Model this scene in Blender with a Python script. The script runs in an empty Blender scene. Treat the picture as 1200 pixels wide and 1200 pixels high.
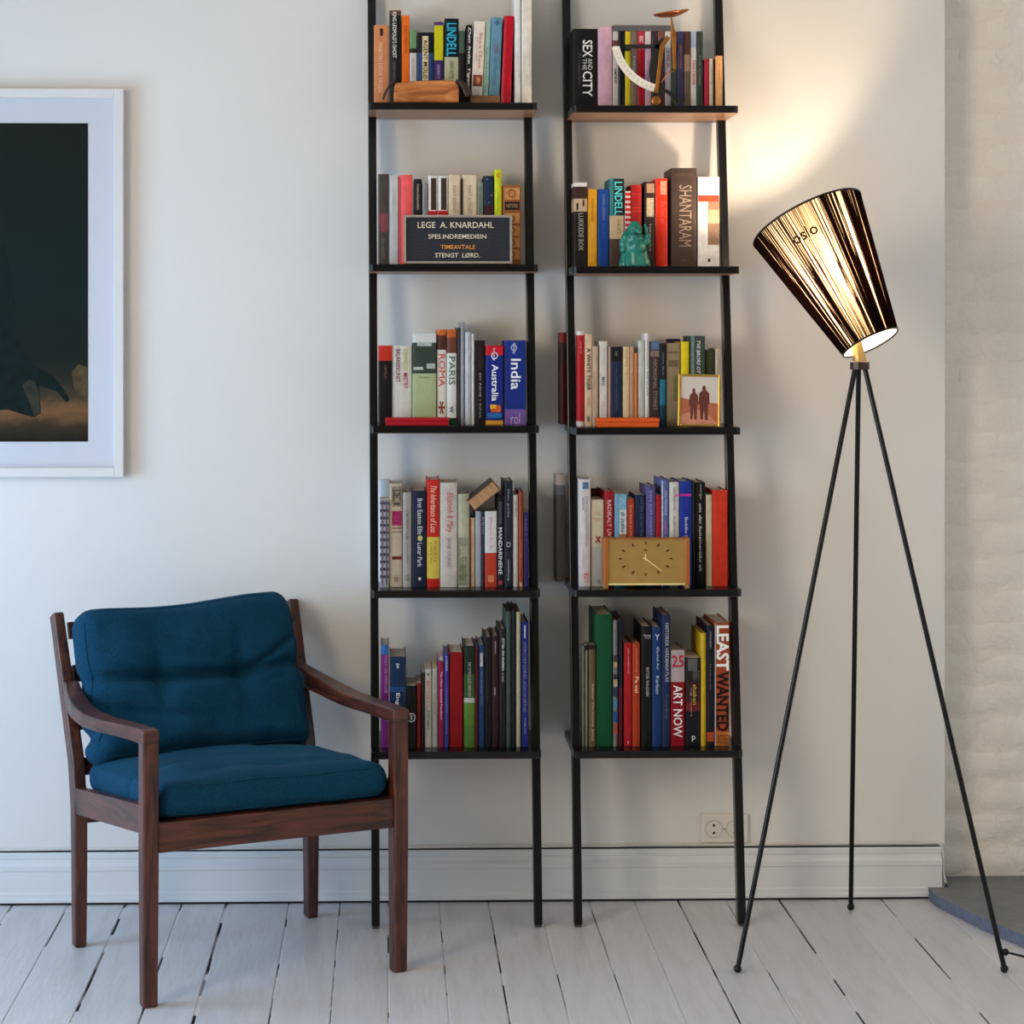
import bpy, bmesh, math, random
from mathutils import Vector, Matrix, noise as mnoise

scene = bpy.context.scene
COL = scene.collection
random.seed(7)

# ------------------------------------------------------------------ camera
D, H, F = 5.75, 1.49, 2559.0           # distance to the wall, eye height, focal length in pixels of a 1200 px frame
VPX, HOR = 455.0, 392.0                # where the wall normal meets the picture
YAW = math.radians(1.6)
CX = VPX + F * math.tan(YAW)
cam_data = bpy.data.cameras.new('camera')
cam_data.sensor_width = 36.0
cam_data.lens = 36.0 * F / 1200.0
cam_data.shift_x = (600.0 - CX) / 1200.0
cam_data.shift_y = -(600.0 - HOR) / 1200.0
cam_data.clip_start = 0.05
cam = bpy.data.objects.new('camera', cam_data)
cam.location = (0.0, -D, H)
cam.rotation_euler = (math.pi / 2, 0.0, -YAW)
COL.objects.link(cam)
scene.camera = cam

def P(px, py, d=0.0):
    """Point of the room, d metres in front of the wall plane, seen at a pixel."""
    u, v = (px - CX) / F, (py - HOR) / F
    dx = math.sin(YAW) + u * math.cos(YAW)
    dy = math.cos(YAW) - u * math.sin(YAW)
    t = (D - d) / dy
    return Vector((dx * t, -d, H - v * t))

def FLOORP(px, py, z=0.0):
    u, v = (px - CX) / F, (py - HOR) / F
    t = (H - z) / v
    dx = math.sin(YAW) + u * math.cos(YAW)
    dy = math.cos(YAW) - u * math.sin(YAW)
    return Vector((dx * t, -D + dy * t, z))

# ------------------------------------------------------------------ colour management, world, window light
vs = scene.view_settings
vs.view_transform = 'Standard'
try:
    vs.look = 'None'
except Exception:
    pass
vs.gamma = 1.0
vs.use_curve_mapping = False
vs.exposure = 0.0
scene.cycles.use_denoising = True
scene.cycles.max_bounces = 10
scene.cycles.diffuse_bounces = 6
scene.cycles.transparent_max_bounces = 12
scene.cycles.sample_clamp_indirect = 6.0

world = bpy.data.worlds.new('daylight_world')
scene.world = world
world.use_nodes = True
world.node_tree.nodes['Background'].inputs[0].default_value = (0.72, 0.86, 1.0, 1)
world.node_tree.nodes['Background'].inputs[1].default_value = 1.0

ROOM_L, ROOM_R, ROOM_F, ROOM_T = -2.3, 2.2, -6.9, 3.05
WINDOWS = [(-2.05, -0.60, 0.25, 1.95, 'near'), (-5.0, -3.1, 1.15, 2.85, 'far')]        # y0, y1, z0, z1 in the left wall
WIN_POWER = {'near': 86.0, 'far': 163.0}
WIN_COLOR = {'near': (0.41, 0.66, 1.0), 'far': (1.0, 0.855, 0.66)}
for (y0, y1, z0, z1, side) in WINDOWS:
    ld = bpy.data.lights.new('window_daylight', 'AREA')
    ld.shape = 'RECTANGLE'
    ld.size, ld.size_y = z1 - z0, y1 - y0
    ld.energy = WIN_POWER[side]
    ld.color = WIN_COLOR[side]
    lo = bpy.data.objects.new('window_daylight', ld)
    lo.location = (ROOM_L - 0.26, (y0 + y1) / 2, (z0 + z1) / 2)
    lo.rotation_euler = (0, -math.pi / 2, 0)
    COL.objects.link(lo)
BULB_STRENGTH = 580.0
BULB_COLOR = (1.0, 0.77, 0.55)

# ------------------------------------------------------------------ materials
def lin(c):
    out = []
    for v in c[:3]:
        v = v / 255.0
        out.append(v / 12.92 if v <= 0.04045 else ((v + 0.055) / 1.055) ** 2.4)
    return out

_mats = {}
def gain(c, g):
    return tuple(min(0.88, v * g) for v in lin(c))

def M(name, rgb, rough=0.5, metal=0.0, noise=0.0, nscale=30.0, bump=0.0, bscale=120.0, g=1.0, spec=0.5, stretch=(1, 1, 1), coat=0.0, sheen=0.0, coords='Object'):
    key = (name, tuple(rgb), rough, metal, noise, bump, g)
    if key in _mats:
        return _mats[key]
    m = bpy.data.materials.new(name)
    m.use_nodes = True
    nt = m.node_tree
    b = nt.nodes['Principled BSDF']
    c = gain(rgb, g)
    b.inputs['Base Color'].default_value = (*c, 1)
    b.inputs['Roughness'].default_value = rough
    b.inputs['Metallic'].default_value = metal
    b.inputs['Specular IOR Level'].default_value = spec
    if coat:
        b.inputs['Coat Weight'].default_value = coat
        b.inputs['Coat Roughness'].default_value = 0.12
    if sheen:
        b.inputs['Sheen Weight'].default_value = sheen
    if noise or bump:
        tc = nt.nodes.new('ShaderNodeTexCoord')
        mp = nt.nodes.new('ShaderNodeMapping')
        mp.inputs['Scale'].default_value = stretch
        nt.links.new(tc.outputs[coords], mp.inputs['Vector'])
    if noise:
        n = nt.nodes.new('ShaderNodeTexNoise')
        n.inputs['Scale'].default_value = nscale
        n.inputs['Detail'].default_value = 5
        nt.links.new(mp.outputs[0], n.inputs['Vector'])
        r = nt.nodes.new('ShaderNodeValToRGB')
        r.color_ramp.elements[0].position = 0.3
        r.color_ramp.elements[1].position = 0.7
        r.color_ramp.elements[0].color = (*[v * (1 - noise) for v in c], 1)
        r.color_ramp.elements[1].color = (*[min(0.92, v * (1 + noise)) for v in c], 1)
        nt.links.new(n.outputs['Fac'], r.inputs[0])
        nt.links.new(r.outputs[0], b.inputs['Base Color'])
    if bump:
        n2 = nt.nodes.new('ShaderNodeTexNoise')
        n2.inputs['Scale'].default_value = bscale
        n2.inputs['Detail'].default_value = 4
        nt.links.new(mp.outputs[0], n2.inputs['Vector'])
        bp = nt.nodes.new('ShaderNodeBump')
        bp.inputs['Strength'].default_value = bump
        bp.inputs['Distance'].default_value = 0.01
        nt.links.new(n2.outputs['Fac'], bp.inputs['Height'])
        nt.links.new(bp.outputs[0], b.inputs['Normal'])
    _mats[key] = m
    return m

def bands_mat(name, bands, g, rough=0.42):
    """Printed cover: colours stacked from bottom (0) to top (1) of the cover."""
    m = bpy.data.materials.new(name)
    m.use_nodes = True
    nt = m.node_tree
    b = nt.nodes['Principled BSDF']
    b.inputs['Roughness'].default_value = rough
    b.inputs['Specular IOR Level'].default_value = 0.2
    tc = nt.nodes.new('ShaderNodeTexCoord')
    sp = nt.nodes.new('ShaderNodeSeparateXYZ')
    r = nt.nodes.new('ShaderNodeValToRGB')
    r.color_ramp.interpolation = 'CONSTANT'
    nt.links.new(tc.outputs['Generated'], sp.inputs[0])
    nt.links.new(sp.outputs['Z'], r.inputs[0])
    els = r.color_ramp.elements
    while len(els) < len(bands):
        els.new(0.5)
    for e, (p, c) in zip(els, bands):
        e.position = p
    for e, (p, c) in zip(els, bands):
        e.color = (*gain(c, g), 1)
    n = nt.nodes.new('ShaderNodeTexNoise')
    n.inputs['Scale'].default_value = 90
    nt.links.new(tc.outputs['Object'], n.inputs['Vector'])
    mx = nt.nodes.new('ShaderNodeMix')
    mx.data_type = 'RGBA'
    mx.blend_type = 'MULTIPLY'
    mx.inputs['Factor'].default_value = 0.18
    nt.links.new(r.outputs[0], mx.inputs['A'])
    nt.links.new(n.outputs['Fac'], mx.inputs['B'])
    nt.links.new(mx.outputs['Result'], b.inputs['Base Color'])
    return m

def wood(name, dark, light, scale=9.0, rough=0.4, stretch=(1, 1, 0.08), g=1.0):
    m = bpy.data.materials.new(name)
    m.use_nodes = True
    nt = m.node_tree
    b = nt.nodes['Principled BSDF']
    tc = nt.nodes.new('ShaderNodeTexCoord')
    mp = nt.nodes.new('ShaderNodeMapping')
    mp.inputs['Scale'].default_value = stretch
    n = nt.nodes.new('ShaderNodeTexNoise')
    n.inputs['Scale'].default_value = scale * 8
    n.inputs['Detail'].default_value = 6
    n.inputs['Distortion'].default_value = 1.2
    r = nt.nodes.new('ShaderNodeValToRGB')
    r.color_ramp.elements[0].position = 0.35
    r.color_ramp.elements[1].position = 0.68
    r.color_ramp.elements[0].color = (*gain(dark, g), 1)
    r.color_ramp.elements[1].color = (*gain(light, g), 1)
    nt.links.new(tc.outputs['Object'], mp.inputs['Vector'])
    nt.links.new(mp.outputs[0], n.inputs['Vector'])
    nt.links.new(n.outputs['Fac'], r.inputs[0])
    nt.links.new(r.outputs[0], b.inputs['Base Color'])
    b.inputs['Roughness'].default_value = rough
    bp = nt.nodes.new('ShaderNodeBump')
    bp.inputs['Strength'].default_value = 0.12
    bp.inputs['Distance'].default_value = 0.004
    nt.links.new(n.outputs['Fac'], bp.inputs['Height'])
    nt.links.new(bp.outputs[0], b.inputs['Normal'])
    return m

# ------------------------------------------------------------------ mesh helpers
class MB:
    def __init__(self):
        self.v, self.f, self.mi = [], [], []
    def add(self, verts, faces, mi=0):
        o = len(self.v)
        self.v += [Vector(p) for p in verts]
        self.f += [tuple(i + o for i in fc) for fc in faces]
        self.mi += [mi] * len(faces)
        return self
    def box(self, x0, x1, y0, y1, z0, z1, mi=0):
        vs_ = [(x0, y0, z0), (x1, y0, z0), (x1, y1, z0), (x0, y1, z0), (x0, y0, z1), (x1, y0, z1), (x1, y1, z1), (x0, y1, z1)]
        return self.add(vs_, [(0, 3, 2, 1), (4, 5, 6, 7), (0, 1, 5, 4), (1, 2, 6, 5), (2, 3, 7, 6), (3, 0, 4, 7)], mi)
    def prism(self, pts, vec, mi=0):
        """Polygon of 3-D points extruded along vec."""
        n = len(pts)
        vec = Vector(vec)
        a = [Vector(p) for p in pts]
        vs_ = a + [p + vec for p in a]
        fs = [tuple(range(n))[::-1], tuple(range(n, 2 * n))]
        for i in range(n):
            j = (i + 1) % n
            fs.append((i, j, n + j, n + i))
        return self.add(vs_, fs, mi)
    def tube(self, path, r, seg=10, cap=True, mi=0, closed=False):
        path = [Vector(p) for p in path]
        n = len(path)
        rr = r if isinstance(r, (list, tuple)) else [r] * n
        rings = []
        prev = None
        for i, p in enumerate(path):
            if closed:
                t = (path[(i + 1) % n] - path[i - 1])
            else:
                t = (path[min(i + 1, n - 1)] - path[max(i - 1, 0)])
            t.normalize()
            if prev is None:
                a = Vector((0, 0, 1)) if abs(t.z) < 0.9 else Vector((1, 0, 0))
                u = t.cross(a).normalized()
            else:
                u = (prev - t * prev.dot(t))
                u = u.normalized() if u.length > 1e-6 else t.orthogonal().normalized()
            prev = u
            w = t.cross(u)
            rings.append([p + (u * math.cos(2 * math.pi * k / seg) + w * math.sin(2 * math.pi * k / seg)) * rr[i] for k in range(seg)])
        vs_ = [q for rg in rings for q in rg]
        fs = []
        m = n if closed else n - 1
        for i in range(m):
            i2 = (i + 1) % n
            for k in range(seg):
                k2 = (k + 1) % seg
                fs.append((i * seg + k, i * seg + k2, i2 * seg + k2, i2 * seg + k))
        if cap and not closed:
            fs.append(tuple(range(seg))[::-1])
            fs.append(tuple((n - 1) * seg + k for k in range(seg)))
        return self.add(vs_, fs, mi)
    def sweep(self, path, side, w, h, mi=0):
        """Rectangular bar: w along side, h across; both may be lists."""
        path = [Vector(p) for p in path]
        n = len(path)
        ww = w if isinstance(w, (list, tuple)) else [w] * n
        hh = h if isinstance(h, (list, tuple)) else [h] * n
        vs_ = []
        for i, p in enumerate(path):
            t = (path[min(i + 1, n - 1)] - path[max(i - 1, 0)]).normalized()
            s = Vector(side)
            s = (s - t * s.dot(t)).normalized()
            up = s.cross(t).normalized()
            a, b = s * ww[i] / 2, up * hh[i] / 2
            vs_ += [p - a - b, p + a - b, p + a + b, p - a + b]
        fs = [(3, 2, 1, 0), tuple(4 * (n - 1) + k for k in range(4))]
        for i in range(n - 1):
            for k in range(4):
                k2 = (k + 1) % 4
                fs.append((4 * i + k, 4 * i + k2, 4 * i + 4 + k2, 4 * i + 4 + k))
        return self.add(vs_, fs, mi)
    def lathe(self, prof, o, axis=(0, 0, 1), seg=24, mi=0, cap=True):
        """prof: (radius, height) along axis from o."""
        ax = Vector(axis).normalized()
        u = ax.orthogonal().normalized()
        w = ax.cross(u)
        o = Vector(o)
        vs_, fs = [], []
        for r, hgt in prof:
            for k in range(seg):
                a = 2 * math.pi * k / seg
                vs_.append(o + ax * hgt + (u * math.cos(a) + w * math.sin(a)) * max(r, 1e-5))
        for i in range(len(prof) - 1):
            for k in range(seg):
                k2 = (k + 1) % seg
                fs.append((i * seg + k, i * seg + k2, (i + 1) * seg + k2, (i + 1) * seg + k))
        if cap:
            fs.append(tuple(range(seg))[::-1])
            fs.append(tuple((len(prof) - 1) * seg + k for k in range(seg)))
        return self.add(vs_, fs, mi)
    def ell(self, c, r, seg=16, rings=10, mi=0, rot=None):
        c = Vector(c)
        vs_, fs = [], []
        for i in range(1, rings):
            t = math.pi * i / rings
            for k in range(seg):
                a = 2 * math.pi * k / seg
                q = Vector((r[0] * math.sin(t) * math.cos(a), r[1] * math.sin(t) * math.sin(a), r[2] * math.cos(t)))
                if rot is not None:
                    q = rot @ q
                vs_.append(c + q)
        top, bot = Vector((0, 0, r[2])), Vector((0, 0, -r[2]))
        if rot is not None:
            top, bot = rot @ top, rot @ bot
        vs_ += [c + top, c + bot]
        nt_, nb = len(vs_) - 2, len(vs_) - 1
        for i in range(rings - 2):
            for k in range(seg):
                k2 = (k + 1) % seg
                fs.append((i * seg + k, (i + 1) * seg + k, (i + 1) * seg + k2, i * seg + k2))
        for k in range(seg):
            k2 = (k + 1) % seg
            fs.append((nt_, k, k2))
            fs.append((nb, (rings - 2) * seg + k2, (rings - 2) * seg + k))
        return self.add(vs_, fs, mi)
    def build(self, name, mats, parent=None, org=(0, 0, 0), smooth=False, bevel=0.0, segs=2, angle=40):
        org = Vector(org)
        me = bpy.data.meshes.new(name)
        me.from_pydata([tuple(p - org) for p in self.v], [], self.f)
        mats = mats if isinstance(mats, (list, tuple)) else [mats]
        for m in mats:
            me.materials.append(m)
        if len(mats) > 1:
            me.polygons.foreach_set('material_index', self.mi)
        bm = bmesh.new()
        bm.from_mesh(me)
        bmesh.ops.recalc_face_normals(bm, faces=bm.faces)
        bm.to_mesh(me)
        bm.free()
        if smooth:
            me.polygons.foreach_set('use_smooth', [True] * len(me.polygons))
            if smooth == 'auto':
                me.set_sharp_from_angle(angle=math.radians(angle))
        o = bpy.data.objects.new(name, me)
        COL.objects.link(o)
        if parent is not None:
            o.parent = parent
        else:
            o.location = org
        if bevel:
            md = o.modifiers.new('bevel', 'BEVEL')
            md.width = bevel
            md.segments = segs
            md.limit_method = 'ANGLE'
            md.angle_limit = math.radians(30)
            md.harden_normals = False
        return o

def tag(o, label, cat, group=None, kind=None):
    o['label'] = label
    o['category'] = cat
    if group:
        o['group'] = group
    if kind:
        o['kind'] = kind
    return o

def struct(o, label, cat):
    o['kind'] = 'structure'
    o['label'] = label
    o['category'] = cat
    return o

def thing(name, loc, label, cat, group=None, rz=0.0):
    o = bpy.data.objects.new(name, None)
    o.empty_display_size = 0.05
    o.location = loc
    o.rotation_euler = (0, 0, rz)
    COL.objects.link(o)
    return tag(o, label, cat, group)

_txt = {}
def text_geo(s, bold=0.0, shear=0.0):
    k = (s, bold, shear)
    if k not in _txt:
        cu = bpy.data.curves.new('lettering', 'FONT')
        cu.body = s
        cu.resolution_u = 2
        cu.offset = bold
        cu.shear = shear
        ob = bpy.data.objects.new('lettering', cu)
        me = bpy.data.meshes.new_from_object(ob)
        vs_ = [tuple(v.co) for v in me.vertices]
        fs = [tuple(p.vertices) for p in me.polygons]
        bpy.data.objects.remove(ob)
        bpy.data.meshes.remove(me)
        bpy.data.curves.remove(cu)
        xs = [v[0] for v in vs_]
        ys = [v[1] for v in vs_]
        x0, x1, y0, y1 = min(xs), max(xs), min(ys), max(ys)
        vs_ = [((v[0] - x0) / (x1 - x0), (v[1] - y0) / max(1e-6, y1 - y0)) for v in vs_]
        _txt[k] = (vs_, fs)
    return _txt[k]

def lettering(s, mat, parent, o, ax, ay, name='title', bold=0.0, shear=0.0, org=(0, 0, 0)):
    """Flat letters: text unit square mapped to o + tx*ax + ty*ay."""
    vs_, fs = text_geo(s, bold, shear)
    o, ax, ay = Vector(o), Vector(ax), Vector(ay)
    me = bpy.data.meshes.new(name)
    org = Vector(org)
    me.from_pydata([tuple(o - org + ax * t[0] + ay * t[1]) for t in vs_], [], fs)
    me.materials.append(mat)
    ob = bpy.data.objects.new(name, me)
    COL.objects.link(ob)
    ob.parent = parent
    return ob

# ================================================================== the room
XR = P(1107, 600, 0.0).x            # right end of the plastered wall
BACK = -0.10                        # the brick wall stands this far behind the plaster face
wall_paint = M('wall_paint', (226, 224, 219), rough=0.62, noise=0.02, nscale=2.0, bump=0.05, bscale=35)
room_paint = M('grey_wall_paint', (92, 90, 88), rough=0.7)
ceil_paint = M('ceiling_paint', (206, 204, 200), rough=0.8)

def soft_paint(name, rgb, bump, scale):
    m = bpy.data.materials.new(name)
    m.use_nodes = True
    nt = m.node_tree
    b = nt.nodes['Principled BSDF']
    b.inputs['Base Color'].default_value = (*lin(rgb), 1)
    b.inputs['Roughness'].default_value = 0.6
    tc = nt.nodes.new('ShaderNodeTexCoord')
    n1 = nt.nodes.new('ShaderNodeTexNoise')
    n1.inputs['Scale'].default_value = scale
    n1.inputs['Detail'].default_value = 7
    n1.inputs['Roughness'].default_value = 0.62
    n1.inputs['Distortion'].default_value = 0.9
    bp = nt.nodes.new('ShaderNodeBump')
    bp.inputs['Strength'].default_value = bump
    bp.inputs['Distance'].default_value = 0.012
    nt.links.new(tc.outputs['Object'], n1.inputs['Vector'])
    nt.links.new(n1.outputs['Fac'], bp.inputs['Height'])
    nt.links.new(bp.outputs[0], b.inputs['Normal'])
    return m

struct(MB().box(ROOM_L - 0.2, XR, 0.0, 0.15, -0.05, ROOM_T + 0.1).build('wall_back', wall_paint),
       'smooth white plastered wall behind the two bookcases', 'wall')
wl = MB()
ys = [ROOM_F - 0.2] + [q for w in sorted(WINDOWS) for q in (w[0], w[1])] + [0.15]
for i in range(0, len(ys), 2):
    wl.box(ROOM_L - 0.2, ROOM_L, ys[i], ys[i + 1], -0.05, ROOM_T + 0.1)
for (y0, y1, z0, z1, _s) in WINDOWS:
    wl.box(ROOM_L - 0.2, ROOM_L, y0, y1, -0.05, z0)
    wl.box(ROOM_L - 0.2, ROOM_L, y0, y1, z1, ROOM_T + 0.1)
struct(wl.build('wall_left', wall_paint), 'white plastered wall with two tall windows, outside the picture on the left', 'wall')
struct(MB().box(ROOM_R, ROOM_R + 0.15, ROOM_F - 0.2, 0.5, -0.05, ROOM_T + 0.1).build('wall_right', wall_paint),
       'white plastered wall outside the picture on the right', 'wall')
struct(MB().box(ROOM_L - 0.2, ROOM_R + 0.15, ROOM_F - 0.2, ROOM_F, -0.05, ROOM_T + 0.1).build('wall_front', room_paint),
       'dark grey plastered wall behind the viewer', 'wall')
struct(MB().box(ROOM_L - 0.2, ROOM_R + 0.15, ROOM_F - 0.2, 0.5, ROOM_T, ROOM_T + 0.1).build('ceiling', ceil_paint),
       'plain white ceiling above the picture', 'ceiling')

# windows: frame, mullions and panes
def pane_mat():
    m = bpy.data.materials.new('window_glass')
    m.use_nodes = True
    nt = m.node_tree
    nt.nodes.clear()
    out = nt.nodes.new('ShaderNodeOutputMaterial')
    tr = nt.nodes.new('ShaderNodeBsdfTransparent')
    gl = nt.nodes.new('ShaderNodeBsdfGlossy')
    gl.inputs['Roughness'].default_value = 0.02
    mx = nt.nodes.new('ShaderNodeMixShader')
    mx.inputs[0].default_value = 0.06
    nt.links.new(tr.outputs[0], mx.inputs[1])
    nt.links.new(gl.outputs[0], mx.inputs[2])
    nt.links.new(mx.outputs[0], out.inputs[0])
    return m
glass_m = pane_mat()
trim_white = M('trim_paint', (222, 223, 222), rough=0.38, bump=0.04, bscale=60)
for i, (y0, y1, z0, z1, _s) in enumerate(WINDOWS):
    w = bpy.data.objects.new('window_%d' % (i + 1), None)
    COL.objects.link(w)
    w.location = (ROOM_L - 0.1, (y0 + y1) / 2, z0)
    struct(w, 'white framed window in the left wall, the one nearer %s' % ('the picture' if i == 0 else 'the viewer'), 'window')
    o = w.location
    fr = MB()
    x0, x1 = ROOM_L - 0.14, ROOM_L - 0.08
    fr.box(x0, x1, y0, y0 + 0.06, z0, z1).box(x0, x1, y1 - 0.06, y1, z0, z1)
    fr.box(x0, x1, y0 + 0.06, y1 - 0.06, z0, z0 + 0.06).box(x0, x1, y0 + 0.06, y1 - 0.06, z1 - 0.06, z1)
    fr.build('window_frame', trim_white, w, o)
    ym = (y0 + y1) / 2
    MB().box(x0, x1, ym - 0.03, ym + 0.03, z0 + 0.06, z1 - 0.06).build('mullion', trim_white, w, o)
    for (a, b_) in ((y0 + 0.06, ym - 0.03), (ym + 0.03, y1 - 0.06)):
        MB().box(ROOM_L - 0.114, ROOM_L - 0.110, a, b_, z0 + 0.06, z1 - 0.06).build('pane', glass_m, w, o)

# ---- floor boards
def floor_gap_mat():
    m = bpy.data.materials.new('board_gap_dirt')
    m.use_nodes = True
    nt = m.node_tree
    b = nt.nodes['Principled BSDF']
    b.inputs['Roughness'].default_value = 0.85
    tc = nt.nodes.new('ShaderNodeTexCoord')
    mp = nt.nodes.new('ShaderNodeMapping')
    mp.inputs['Scale'].default_value = (7.4, 1.0, 1.0)
    n = nt.nodes.new('ShaderNodeTexNoise')
    n.inputs['Scale'].default_value = 3.2
    n.inputs['Detail'].default_value = 6
    r = nt.nodes.new('ShaderNodeValToRGB')
    r.color_ramp.elements[0].position = 0.47
    r.color_ramp.elements[1].position = 0.53
    r.color_ramp.elements[0].color = (0.010, 0.009, 0.010, 1)
    r.color_ramp.elements[1].color = (0.45, 0.44, 0.44, 1)
    nt.links.new(tc.outputs['Object'], mp.inputs['Vector'])
    nt.links.new(mp.outputs[0], n.inputs['Vector'])
    nt.links.new(n.outputs['Fac'], r.inputs[0])
    nt.links.new(r.outputs[0], b.inputs['Base Color'])
    return m

def plank_mat():
    m = bpy.data.materials.new('painted_floor_board')
    m.use_nodes = True
    nt = m.node_tree
    b = nt.nodes['Principled BSDF']
    tc = nt.nodes.new('ShaderNodeTexCoord')
    mp = nt.nodes.new('ShaderNodeMapping')
    mp.inputs['Scale'].default_value = (10.0, 1.3, 1.0)
    n = nt.nodes.new('ShaderNodeTexNoise')
    n.inputs['Scale'].default_value = 3.0
    n.inputs['Detail'].default_value = 7
    n.inputs['Roughness'].default_value = 0.65
    r = nt.nodes.new('ShaderNodeValToRGB')
    r.color_ramp.elements[0].position = 0.30
    r.color_ramp.elements[1].position = 0.55
    r.color_ramp.elements[0].color = (*lin((196, 192, 191)), 1)
    r.color_ramp.elements[1].color = (*lin((207, 205, 207)), 1)
    oi = nt.nodes.new('ShaderNodeObjectInfo')
    hs = nt.nodes.new('ShaderNodeHueSaturation')
    mr = nt.nodes.new('ShaderNodeMapRange')
    mr.inputs['To Min'].default_value = 0.93
    mr.inputs['To Max'].default_value = 1.04
    nt.links.new(oi.outputs['Random'], mr.inputs['Value'])
    nt.links.new(mr.outputs[0], hs.inputs['Value'])
    nt.links.new(tc.outputs['Object'], mp.inputs['Vector'])
    nt.links.new(mp.outputs[0], n.inputs['Vector'])
    nt.links.new(n.outputs['Fac'], r.inputs[0])
    nt.links.new(r.outputs[0], hs.inputs['Color'])
    nt.links.new(hs.outputs[0], b.inputs['Base Color'])
    b.inputs['Roughness'].default_value = 0.36
    n2 = nt.nodes.new('ShaderNodeTexNoise')
    n2.inputs['Scale'].default_value = 9.0
    n2.inputs['Detail'].default_value = 5
    nt.links.new(mp.outputs[0], n2.inputs['Vector'])
    bp = nt.nodes.new('ShaderNodeBump')
    bp.inputs['Strength'].default_value = 0.12
    bp.inputs['Distance'].default_value = 0.006
    nt.links.new(n2.outputs['Fac'], bp.inputs['Height'])
    nt.links.new(bp.outputs[0], b.inputs['Normal'])
    return m

floor = MB().box(ROOM_L - 0.2, ROOM_R + 0.15, ROOM_F - 0.2, 0.5, -0.08, -0.004).build('floor', floor_gap_mat())
struct(floor, 'white painted wooden board floor with dark gaps between boards', 'floor')
plank_m = plank_mat()
edges_px = [(19, .0035), (84, .003), (150, .0055), (215, .0035), (267, .0062), (340, .003), (399, .0022), (455, .003), (514, .0022), (572, .0035),
            (630, .003), (689, .0025), (742, .0008), (794, .0042), (850, .0028), (913, .0045), (978, .0014), (1033, .0042), (1095, .0016)]
edges = [(FLOORP(px, 1054).x, g * 1.2) for px, g in edges_px]
pitch = 0.137
while edges[0][0] > ROOM_L:
    edges.insert(0, (edges[0][0] - pitch, random.choice([.0015, .003, .0045])))
while edges[-1][0] < ROOM_R:
    edges.append((edges[-1][0] + pitch, random.choice([.0015, .003, .004])))
for i in range(len(edges) - 1):
    a, b_ = edges[i][0] + edges[i][1] / 2, edges[i + 1][0] - edges[i + 1][1] / 2
    c = 0.0016
    y0, y1 = ROOM_F, 0.10 if b_ > XR - 0.02 else -0.020
    sec = [(a, -0.004), (a, -c), (a + c, 0.0), (b_ - c, 0.0), (b_, -c), (b_, -0.004)]
    MB().prism([(x, y0, z) for x, z in sec], (0, y1 - y0, 0)).build('plank', plank_m, floor)

# old paint bridging parts of the gaps
rg = random.Random(11)
for (xe, gw) in edges:
    if not (-1.3 < xe < 1.95):
        continue
    fill = 0.28 if gw > 0.0038 else (0.55 if gw > 0.002 else 0.8)
    mb = MB()
    y = -2.6
    got = False
    while y < -0.02:
        ln = rg.uniform(0.015, 0.16)
        if rg.random() < fill:
            mb.box(xe - gw / 2 - 0.0002, xe + gw / 2 + 0.0002, y, min(-0.02, y + ln), -0.0039, -rg.uniform(0.0010, 0.0018))
            got = True
        y += ln
    if got:
        mb.build('gap_paint', plank_m, floor)

# ---- baseboard with its moulded profile
BB_END = P(1102, 1000, 0.0).x
prof = [(0.0, 0.006), (0.024, 0.006), (0.024, 0.014), (0.021, 0.017), (0.021, 0.028), (0.0175, 0.032), (0.0165, 0.085), (0.0185, 0.088),
        (0.0185, 0.100), (0.012, 0.108), (0.0105, 0.116), (0.0125, 0.119), (0.0125, 0.132), (0.010, 0.1345), (0.0, 0.1345)]
bb = MB().prism([(ROOM_L, -d, z) for d, z in prof], (BB_END - ROOM_L, 0, 0)).build('baseboard_back', trim_white, bevel=0.0)
struct(bb, 'moulded white baseboard along the foot of the plastered wall', 'baseboard')

gap_shade_m = M('gap_shade', (26, 22, 20), rough=0.9, noise=0.3, nscale=20)  # dark strips: shade of the gaps above and below the board, painted in
MB().box(ROOM_L, BB_END, -0.0078, -0.0002, 0.1346, 0.1364).build('gap_shade_strip', gap_shade_m, bb)
MB().box(ROOM_L, BB_END - 0.004, -0.0222, -0.0200, 0.0, 0.0058).build('gap_shade_strip', gap_shade_m, bb)

# ---- brick wall beyond the end of the plaster
brick_m = soft_paint('painted_brick', (238, 233, 224), 0.85, 21.0)
mortar_m = soft_paint('painted_mortar', (236, 230, 220), 1.0, 15.0)
BX0 = XR - 0.12
alc = MB().box(BX0, ROOM_R, -BACK, -BACK + 0.14, -0.05, ROOM_T + 0.1).build('wall_alcove', mortar_m, org=(BX0, -BACK, 0))
struct(alc, 'uneven white painted brick wall set back beside the plaster', 'wall')
variants = []
BW, BH = 0.252, 0.0745
for k in range(14):
    rnd = random.Random(k * 13 + 3)
    bm = bmesh.new()
    nx, nz = 6, 3
    grid = {}
    wob = rnd.uniform(-0.010, 0.010)
    for i in range(nx + 1):
        for j in range(nz + 1):
            x, z = BW * i / nx, BH * j / nz
            edge = i in (0, nx) or j in (0, nz)
            y = 0.0008 if edge else -0.0058 + rnd.uniform(-0.0036, 0.0034)
            jx = rnd.uniform(-0.007, 0.007) + (wob if i in (0, nx) else 0.0)
            jz = rnd.uniform(-0.0060, 0.0060)
            grid[i, j] = bm.verts.new((x + jx, y, z + jz))
    for i in range(nx):
        for j in range(nz):
            f_ = bm.faces.new((grid[i, j], grid[i + 1, j], grid[i + 1, j + 1], grid[i, j + 1]))
            f_.smooth = True
    me = bpy.data.meshes.new('brick')
    bm.to_mesh(me)
    bm.free()
    me.materials.append(brick_m)
    variants.append(me)
course = 0
z = 0.035
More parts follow.
